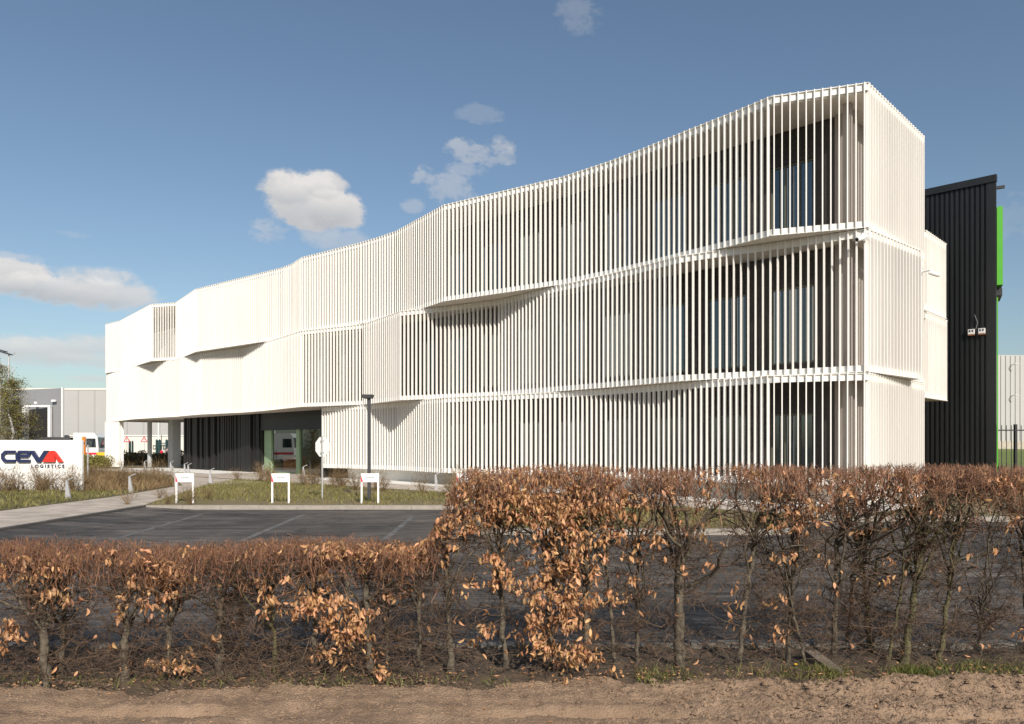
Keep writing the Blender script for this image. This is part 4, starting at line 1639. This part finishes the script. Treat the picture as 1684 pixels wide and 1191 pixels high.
for i in range(11):
    x = -19.6 + i * .40 + random.uniform(-.12, .12)
    put_shrub(x, 27.3 + random.uniform(-.5, .4), random.uniform(.65, 1.05), 'dry twiggy shrub growing along the foot of the white sign wall', 'dry shrubs before the sign wall')
for i in range(34):
    y = random.uniform(29, 49)
    x = random.uniform(np.interp(y, [29, 50], [-20, -36]), np.interp(y, [24, 31.5, 37.5, 51], [-13.2, -14.2, -18, -30.5]))
    put_shrub(x, y, random.uniform(.8, 1.15), 'dry brown shrub in the bed before the undercroft', 'dry shrubs in the brown bed')
for i in range(46):
    s = random.uniform(1, 37)
    p = P(s, 4.3 + abs(random.gauss(0, .8)))
    if p[0] > np.interp(p[1], [20, 31.5, 40], [-10, -12.5, -13.6]) and p[1] > 20.9:
        put_shrub(p[0], p[1], random.uniform(.55, .95), 'sparse dry weed clump between path and grass verge', 'dry weeds along the facade path')
for (x, y) in ((-10.6, 20.95), (-9.6, 21.2), (-8.9, 21.0), (-10.9, 23.5), (-9.2, 23)):
    put_shrub(x, y, random.uniform(.4, .6), 'sparse dry weed clump at the kerb corner by the pale path', 'dry weeds at the path corner')

# low bushes behind the undercroft and the green strip by the pier
M['bush'] = mat('bush_leaf', (0.06, 0.065, 0.018), 0.8, 0.2, 1.0, col2=(0.19, 0.125, 0.05), island=0.45)


def bush(x, y, rx, h, label, cat, group, seed, m):
    r2 = np.random.RandomState(seed)
    t = thing('bush', label, cat, (x, y, 0), 0, group)
    n = int(900 * rx)
    u = r2.randn(n, 3)
    u /= np.linalg.norm(u, axis=1, keepdims=True)
    rad = r2.rand(n, 1) ** .4
    p = u * rad * np.array([[rx, rx * .7, h * .55]]) + np.array([[x, y, h * .5]])
    p[:, 2] += .12 * smooth_noise(p[:, 0], p[:, 1], seed, 4)
    p = p[p[:, 2] > 0.02]
    V, F = leaf_quads(p, 0.075, r2)
    MB().addnp(V, F).build('foliage', m, t)
    st = MB()
    for i in range(9):
        st.tube([(x + r2.randn() * .1, y + r2.randn() * .1, 0), (x + r2.randn() * rx * .5, y + r2.randn() * .3, h * .8)], [.02, .006], 5)
    st.build('stem', M['deadstem'], t)


for i in range(12):
    c = px(206 + i * 8.6, Z=70 + random.uniform(-2, 2))
    bush(c[0], c[1], random.uniform(.8, 1.1), random.uniform(.95, 1.35), 'low brown green bush in the row behind the undercroft', 'bush', 'bushes behind the undercroft', 200 + i, M['bush'])
for i, (x, y, rx, h) in enumerate(((-38.0, 49.3, 1.25, 4.6), (-39.2, 46.9, 1.4, 5.0), (-38.5, 44.8, 1.3, 4.4))):
    bush(x, y, rx, h, 'dark evergreen shrub mirrored in the right entrance pane', 'bush', 'dark evergreens mirrored in the entrance glass', 260 + i, M['bush'])
for i in range(5):
    c = px(138 + i * 8.5, Z=58)
    bush(c[0], c[1], .75, 1.0, 'low green hedge bush between sign wall and white pier', 'bush', 'green bushes right of the sign wall', 230 + i, M['spring'])

# ------------------------------------------------------------------ the beech hedge in the foreground
HX = lambda xp, Z=5.6: (xp - 842) / 1250 * Z


def hedge_top(x):
    """clipped height: low left part, sloping step, tall right part"""
    lo = 0.985 + 0.02 * np.sin(x * 3.1)
    hi = 1.545 + 0.012 * np.sin(x * 4.3) 
    f = np.clip((x - HX(690)) / (HX(768) - HX(690)), 0, 1)
    f = f * f * (3 - 2 * f)
    return lo + (hi - lo) * f


leaf_spots = [  # centre column, row, half sizes in columns/rows, leaves
    (935, 830, 75, 48, 620), (1010, 825, 55, 45, 260), (860, 810, 70, 40, 330), (930, 920, 70, 55, 420), (925, 990, 60, 45, 330), (905, 1045, 60, 40, 160), (940, 1085, 55, 22, 110),
    (800, 815, 45, 40, 260), (760, 850, 45, 35, 150), (815, 950, 60, 30, 95), (785, 1040, 35, 20, 26), (1065, 880, 35, 45, 60), (1040, 930, 30, 25, 28), (1000, 1000, 40, 40, 24),
    (258, 950, 45, 28, 210), (285, 930, 30, 18, 90), (222, 985, 40, 24, 60), (262, 1092, 45, 14, 55), (65, 950, 45, 30, 110), (45, 930, 40, 20, 60), (20, 1035, 50, 22, 70), (5, 1070, 30, 12, 25), (110, 975, 30, 15, 16),
    (520, 985, 55, 22, 130), (560, 1030, 50, 25, 150), (595, 1015, 26, 26, 120), (500, 1000, 40, 16, 60), (560, 1070, 60, 16, 45), (520, 945, 60, 18, 45), (605, 900, 50, 16, 170), (560, 895, 60, 10, 90), (690, 910, 60, 30, 90), (720, 870, 40, 25, 120), (605, 1090, 40, 20, 40), (680, 960, 60, 30, 22),
    (1140, 900, 40, 50, 44), (1240, 800, 120, 30, 130), (1300, 840, 40, 30, 90), (1340, 830, 30, 25, 60), (1265, 900, 70, 30, 30), (1225, 985, 25, 25, 22), (1275, 975, 20, 40, 26), (1265, 1050, 30, 12, 14), (1120, 790, 60, 22, 90), (1400, 790, 60, 22, 70), (1385, 830, 30, 20, 26), (1430, 920, 40, 30, 24),
    (1520, 790, 90, 22, 60), (1640, 790, 50, 25, 130), (1675, 850, 20, 30, 30), (1680, 1035, 12, 14, 12), (360, 1060, 60, 18, 14), (420, 960, 40, 20, 18), (160, 905, 120, 14, 60), (400, 900, 120, 14, 60), (640, 890, 60, 10, 60), (1560, 840, 60, 25, 14), (1600, 920, 60, 50, 8)]

# trunks: base column, base row, crown column, fork row, radius, label
trunks = [(-60, 1130, -55, 990, .03, 'hedge beech cut off by the left picture edge, low clipped'),
          (75, 1128, 62, 990, .036, 'low hedge beech with forked trunk nearest the left edge'),
          (100, 1112, 104, 985, .022, 'slim low hedge beech just right of the forked leftmost trunk'),
          (205, 1124, 212, 960, .034, 'low hedge beech with curled leaf cluster at mid height, left of a twin'),
          (275, 1118, 278, 955, .028, 'low hedge beech under the palest leaf cluster of the left part'),
          (360, 1118, 361, 965, .030, 'low hedge beech with bare grey trunk and almost no leaves'),
          (395, 1100, 400, 960, .016, 'thin dark hedge stem right of the bare grey trunk'),
          (452, 1104, 450, 965, .020, 'low hedge beech with green moss on its stem'),
          (520, 1106, 516, 950, .022, 'low hedge beech with two hanging rows of dry leaves'),
          (610, 1118, 598, 930, .030, 'low hedge beech with leafy top and leaf bunch at its middle'),
          (636, 1106, 636, 960, .014, 'thin hedge stem right of the leafy topped low beech'),
          (692, 1110, 690, 920, .020, 'last low hedge beech before the hedge steps up'),
          (742, 1114, 734, 870, .027, 'hedge beech under the slope where the hedge steps up'),
          (832, 1104, 818, 890, .026, 'first tall hedge beech right of the step'),
          (905, 1106, 900, 900, .024, 'tall hedge beech hidden under the thickest brown leaves'),
          (965, 1106, 962, 890, .022, 'tall hedge beech on the right side of the thick leaves'),
          (1012, 1102, 996, 900, .017, 'slim tall hedge beech leaning left beside the thick leaves'),
          (1048, 1096, 1050, 900, .018, 'slim tall hedge beech left of the stoutest trunk'),
          (1118, 1102, 1112, 890, .043, 'tall hedge beech with the stoutest pale trunk'),
          (1213, 1098, 1245, 865, .022, 'tall hedge beech leaning right with a bare slim stem'),
          (1293, 1092, 1306, 880, .022, 'tall hedge beech with the left stem of a crossing pair'),
          (1326, 1096, 1300, 985, .015, 'tall hedge beech with the right stem of a crossing pair'),
          (1372, 1082, 1372, 885, .027, 'tall hedge beech standing behind the timber stump'),
          (1393, 1066, 1404, 920, .018, 'slim mossy hedge beech set back behind its neighbours'),
          (1434, 1074, 1414, 890, .027, 'tall mossy hedge beech leaning left'),
          (1458, 1096, 1502, 910, .015, 'thin tall hedge beech leaning right beside a stouter mossy one'),
          (1487, 1096, 1522, 890, .030, 'stout mossy hedge beech leaning right'),
          (1545, 1092, 1578, 885, .022, 'tall hedge beech with pale lichen at the foot of its leaning stem'),
          (1612, 1084, 1608, 1000, .014, 'short forked hedge stem with few twigs near the right edge'),
          (1690, 1092, 1678, 900, .026, 'hedge beech at the right picture edge'),
          (1765, 1092, 1760, 900, .026, 'hedge beech just past the right picture edge')]

mossy = mat('mossy_beech_bark', (0.040, 0.034, 0.018), 0.9, 0.2, 15, col2=(0.145, 0.128, 0.060), bump=0.7, bscale=60)
xs_tr = sorted([px(t[0], t[1])[0] for t in trunks])


def walk(r2, p, d, L_, n, r0, r1, out, wob=0.25, up=0.0, ytube=None):
    """polyline of n segments; appends to out, returns nodes"""
    nodes = [p]
    for j in range(n):
        d = d / np.linalg.norm(d)
        q = p + d * L_ / n
        top = hedge_top(q[0]) + r2.randn() * .015
        if q[2] > top:
            if p[2] >= top - .004:
                break
            q = p + (q - p) * (top - p[2]) / (q[2] - p[2])
            out.append((p, q, r0 + (r1 - r0) * j / n, r0 + (r1 - r0) * (j + 1) / n))
            nodes.append(q)
            break
        yc = hedge_y(q[0])
        if abs(q[1] - yc) > 0.40:
            q[1] = yc + np.sign(q[1] - yc) * 0.40
            d[1] *= -.3
        if q[2] < 0.03:
            q[2] = 0.03
            d[2] = abs(d[2])
        out.append((p, q, r0 + (r1 - r0) * j / n, r0 + (r1 - r0) * (j + 1) / n))
        d = d + r2.randn(3) * wob + np.array([0, 0, up])
        p = q
        nodes.append(q)
    return nodes


def leaf_mesh(Pt, r2, big=0.0225):
    """curled beech leaves hanging about: 2 x 3 quads each"""
    n = len(Pt)
    L_ = big * (0.75 + 0.6 * r2.rand(n, 1))
    d = np.stack([r2.randn(n) * .55, r2.randn(n) * .55, -1.0 + r2.randn(n) * .55], 1)
    d /= np.linalg.norm(d, axis=1, keepdims=True)
    s = np.cross(d, r2.randn(n, 3))
    s /= np.linalg.norm(s, axis=1, keepdims=True)
    nrm = np.cross(d, s)
    fold = 0.35 + 1.0 * r2.rand(n, 1)
    wd = .34 + .2 * r2.rand(n, 1)
    curl = r2.randn(n, 1) * .35
    rows = [(0.0, .06), (.5, .85), (1.15, 1.0), (1.7, .62), (2.1, .03)]
    V = np.zeros((n, 15, 3))
    for i, (t_, w_) in enumerate(rows):
        c = Pt + d * L_ * t_ + nrm * L_ * curl * (t_ - .8) ** 2
        ww = L_ * wd * w_
        V[:, i * 3] = c - s * ww + nrm * ww * fold
        V[:, i * 3 + 1] = c
        V[:, i * 3 + 2] = c + s * ww + nrm * ww * fold * (0.6 + .8 * r2.rand(n, 1))
    idx = np.arange(n)[:, None] * 15
    F = []
    for i in range(4):
        for j in range(2):
            a_ = i * 3 + j
            F.append(np.concatenate([idx + a_, idx + a_ + 1, idx + a_ + 4, idx + a_ + 3], 1))
    return V.reshape(-1, 3), np.concatenate(F)


# all leaves first, then dealt to the nearest plant
rl = np.random.RandomState(77)
LP = []
for (cxp, cyp, hx, hy, cnt) in leaf_spots:
    ndrop = max(3, cnt // 7)
    cc = np.stack([cxp + rl.randn(ndrop) * hx * .55, cyp + rl.randn(ndrop) * hy * .55, hedge_y(HX(cxp)) - .30 + rl.rand(ndrop) * .42], 1)
    for i in range(int(cnt * (1.35 if cxp < 1060 else .85))):
        c = cc[rl.randint(ndrop)]
        Z_ = c[2] + rl.randn() * .05
        xp, yp = c[0] + rl.randn() * 7, c[1] + rl.randn() * 5
        X_ = (xp - 842) / 1250 * Z_
        z_ = CAM_H - (yp - 735) / 1250 * Z_
        z_ = min(z_, hedge_top(X_) - .02 + rl.randn() * .02)
        if z_ > 0.06:
            LP.append((X_, Z_, z_))
# scattered leaves everywhere in the top layer
for i in range(420):
    X_ = rl.uniform(-5.2, 5.6)
    if X_ < -.75 and rl.rand() < .7:
        continue
    LP.append((X_, hedge_y(X_) + rl.uniform(-.36, .36), hedge_top(X_) - abs(rl.randn()) * .10))
for i in range(260):
    X_ = rl.uniform(-5.2, 5.6)
    LP.append((X_, hedge_y(X_) + rl.uniform(-.36, .3), rl.uniform(.1, .9) * hedge_top(X_)))
LP = np.array(LP)
bases = np.array([px(t[0], t[1])[0] for t in trunks])
owner = np.argmin(np.abs(LP[:, 0:1] - bases[None, :]), axis=1)
order = np.argsort(bases)
for ti, (bxp, byp, txp, fyp, rad, lab) in enumerate(trunks):
    r2 = np.random.RandomState(300 + ti)
    bx, by = px(bxp, byp)
    pos = int(np.where(order == ti)[0][0])
    xl_ = (bases[order[pos - 1]] + bx) / 2 if pos > 0 else bx - .3
    xr_ = (bases[order[pos + 1]] + bx) / 2 if pos < len(order) - 1 else bx + .3
    tx = (txp - 842) / 1250 * by
    tz = CAM_H - (fyp - 735) / 1250 * by
    t = thing('hedge_shrub', lab, 'hedge plant', (bx, by, 0), 0, 'beech shrubs of the clipped hedge')
    base = np.array([bx, by, 0.0])
    fork = np.array([tx, by + r2.randn() * .04, tz])
    nodes = [base + (fork - base) * f_ + np.array([r2.randn() * .0065, r2.randn() * .0065, 0]) * (0 < f_ < 1) for f_ in np.linspace(0, 1, 15)]
    thick = [(n0, n1, rad * (1 - .42 * i / 14), rad * (1 - .42 * (i + 1) / 14)) for i, (n0, n1) in enumerate(zip(nodes[:-1], nodes[1:]))]
    tb = MB()
    rads = [rad * (1 - .42 * i / 14) * (1 + .13 * r2.randn()) for i in range(15)]
    rads[0] *= 1.35
    tb.tube([tuple(n_) for n_ in [base - np.array([0, 0, .05])] + nodes[1:]], rads, 8)
    limbs, fine = [], []
    H_ = hedge_top(tx)
    half = max(.16, (xr_ - xl_) / 2)
    lnodes = []
    nl = 7 if rad < .018 else 11
    for i in range(nl):
        f_ = 1.0 if i < 4 else r2.uniform(.45, .95)
        st = base + (fork - base) * f_
        tgt = np.array([tx + r2.uniform(-1.25, 1.25) * half, hedge_y(tx) + r2.uniform(-.33, .33), hedge_top(tx) - r2.uniform(.06, .24)])
        d = tgt - st
        L_ = np.linalg.norm(d)
        if L_ < .1:
            continue
        nd = walk(r2, st, d / L_ + np.array([d[0], d[1], 0]) * .5, L_ * 1.02, 7, rad * .44, rad * .13 + .0018, limbs, .26, .06)
        lnodes += nd[1:]
    anch = nodes[4:] + lnodes
    # laterals at all heights
    dark = []
    nlat = int(36 + (85 if bxp < 1030 else 140) * half)
    for i in range(nlat):
        st = anch[r2.randint(len(anch))] if r2.rand() < .55 else base + (fork - base) * r2.uniform(.16, 1)
        a_ = r2.rand() * 6.28
        d = np.array([math.cos(a_) * 1.4, math.sin(a_) * .7, r2.uniform(-.25, .8)])
        nd = walk(r2, np.array(st), d, r2.uniform(.16, .52), 6, r2.uniform(.0022, .0055), .0016, dark, .36, .03)
        for q in nd[1:]:
            for _ in range(r2.randint(1, 3)):
                e_ = np.array([r2.randn(), r2.randn() * .7, r2.randn() * .7 + .3])
                nd2 = walk(r2, q, e_, r2.uniform(.06, .22), 4, .0021, .0010, dark, .42, .03)
                if r2.rand() < .6 and len(nd2) > 2:
                    walk(r2, nd2[1], r2.randn(3), r2.uniform(.04, .10), 2, .0014, .0008, dark, .35)
    # dense clipped top: upright shoots
    wdt = max(.2, xr_ - xl_)
    low = bxp < 700
    nsh = int(760 * wdt * (1.0 if low else 0.85))
    for i in range(nsh):
        x_ = r2.uniform(xl_, xr_)
        if not low:
            x_ = tx + (x_ - bx) * 1.05
        dep = min(abs(r2.randn()) * (.12 if low else .16) + .05, .5)
        st = np.array([x_, hedge_y(x_) + r2.uniform(-.40, .40), hedge_top(x_) - dep])
        d = np.array([r2.randn() * .42, r2.randn() * .38, 1.0]) if r2.rand() < .8 else r2.randn(3)
        nd = walk(r2, st, d, r2.uniform(.08, .22), 3, .0027, .0013, fine, .20, .08)
        for q in nd[1:]:
            e_ = np.array([r2.randn() * .8, r2.randn() * .7, .7 + r2.randn() * .5])
            walk(r2, q, e_, r2.uniform(.03, .09), 2, .0017, .0010, fine, .25, .05)
    # a few longer whips over the clipped line
    for i in range(int(34 * wdt)):
        x_ = r2.uniform(xl_, xr_)
        st = np.array([x_, hedge_y(x_) + r2.uniform(-.38, .38), hedge_top(x_) - .03])
        d = np.array([r2.randn() * .3, r2.randn() * .3, 1.0])
        d /= np.linalg.norm(d)
        fine.append((st, st + d * r2.uniform(.035, .085), .0018, .0009))
    # brushy twigs close to the ground, thicker in the low part
    for i in range(int((75 if low else 22) * wdt / .4)):
        x_ = r2.uniform(xl_, xr_)
        st = np.array([x_, hedge_y(x_) + r2.uniform(-.32, .40), r2.uniform(.03, .22)])
        d = np.array([r2.randn() * 1.2, r2.randn() * .6, r2.randn() * .35 + .1])
        nd = walk(r2, st, d, r2.uniform(.12, .40), 4, .0028, .0012, dark, .40, 0)
        walk(r2, nd[min(2, len(nd) - 1)], r2.randn(3), .1, 2, .0016, .0008, dark, .3)
    V, F = strands([a_[0] for a_ in dark], [a_[1] for a_ in dark], [a_[2] for a_ in dark], [a_[3] for a_ in dark], 3)
    MB().addnp(V, F).build('side_branches', M['branch'], t)
    V, F = strands([a_[0] for a_ in limbs], [a_[1] for a_ in limbs], [a_[2] for a_ in limbs], [a_[3] for a_ in limbs], 5)
    tb.addnp(V, F)
    tb.build('trunk', mossy if 1380 < bxp < 1560 or bxp == 452 else M['bark'], t, smooth=True)
    V, F = strands([a_[0] for a_ in fine], [a_[1] for a_ in fine], [a_[2] for a_ in fine], [a_[3] for a_ in fine], 3)
    MB().addnp(V, F).build('twigs', M['twig'], t)
    own = LP[owner == ti]
    if len(own):
        V, F = leaf_mesh(own, r2)
        MB().addnp(V, F).build('leaves', M['leaf'], t, smooth=True)

# ------------------------------------------------------------------ ground cover near the hedge
rg = np.random.RandomState(99)
n = 5200
x = rg.uniform(0.9, 5.4, n)
y = hedge_y(x) - 0.14 + rg.randn(n) * .10
cl = smooth_noise(x, y, 51, 5) + rg.randn(n) * .4
okk = (cl > 0.25)
x = np.concatenate([x[okk], rg.randn(420) * .09 + 2.98, rg.randn(260) * .08 + 2.32, rg.uniform(-4.4, 0, 420)])
y = np.concatenate([y[okk], hedge_y(2.98) - .16 + rg.randn(420) * .04, hedge_y(2.32) - .12 + rg.randn(260) * .05, hedge_y(np.full(420, -2.)) - .16 + rg.randn(420) * .06])
pts = np.stack([x, y, np.full(len(x), .015)], 1)
tag(tuft_field('weed_grass', pts, 0.085, M['greengrass'], rg, .7, .003), 'short weedy grass along the foot of the hedge', 'grass')
# fallen leaves
nf = 900
x = rg.uniform(-5, 5.3, nf)
y = hedge_y(x) - .20 + np.abs(rg.randn(nf)) * .22 - .12
k2 = rg.rand(nf) < .20
y[k2] = rg.uniform(4.4, 5.4, k2.sum())
zg = soil_h(x, y) + clods(x, y) + .036
zg = np.where(y > hedge_y(x) - .25, .05 + rg.rand(nf) * .02, zg)
V, F = leaf_mesh(np.stack([x, y, zg], 1), rg, .019)
V = V.reshape(nf, 15, 3)
ctr = V.mean(1, keepdims=True)
V[:, :, 2] = ctr[:, :, 2] + (V[:, :, 2] - ctr[:, :, 2]) * .22
tag(MB().addnp(V.reshape(-1, 3), F).build('fallen_leaves', M['leaf'], smooth=True), 'dry fallen leaves scattered on soil and under the hedge', 'leaves', kind='stuff')
# small clods and stones on the soil
nc = 11000
x = rg.uniform(-5, 5.3, nc)
y = rg.uniform(4.2, 5.5, nc)
sz = .003 + .013 * rg.rand(nc) ** 4 * (1 + (x > 1) * 1.1)
oct_ = np.array([(1, 0, 0), (0, 1, 0), (-1, 0, 0), (0, -1, 0), (0, 0, .7), (0, 0, -.7)])
V = np.stack([x, y, soil_h(x, y) + clods(x, y) + .022], 1)[:, None, :] + oct_[None] * sz[:, None, None] * (0.7 + .6 * rg.rand(nc, 6, 1))
tri = np.array([(0, 1, 4), (1, 2, 4), (2, 3, 4), (3, 0, 4), (1, 0, 5), (2, 1, 5), (3, 2, 5), (0, 3, 5)])
F = (np.arange(nc)[:, None, None] * 6 + tri[None]).reshape(-1, 3)
tag(MB().addnp(V.reshape(-1, 3), F).build('soil_clods', M['soil'], smooth=False), 'small clods and stones lying on the bare soil', 'clods', kind='stuff')
# timber stump
ts = MB()
bx, by = px(1358, 1104)
ts.hexa([(bx - .02, by - .10, -.03), (bx + .09, by - .13, -.03), (bx + .02, by + .22, -.03), (bx - .09, by + .22, -.03), (bx - .02, by - .10, .05), (bx + .08, by - .13, .045), (bx + .02, by + .22, .10), (bx - .09, by + .22, .11)])
tag(ts.build('timber_stump', M['wood']), 'short weathered timber block at the foot of the hedge', 'timber')
# a dandelion
dn = thing('dandelion', 'single yellow dandelion in the grass at the hedge foot', 'flower', (*px(1308, 1108), .03))
m_ = MB()
m_.tube([(0, 0, 0), (0.004, 0, .035)], .002, 5)
m_.build('stem', M['greengrass'], dn, local=True)
m_ = MB()
m_.tube([(0.004, 0, .035), (0.004, 0, .042), (.004, 0, .047)], [.009, .015, .006], 9)
m_.build('bloom', M['yellow'], dn, local=True)
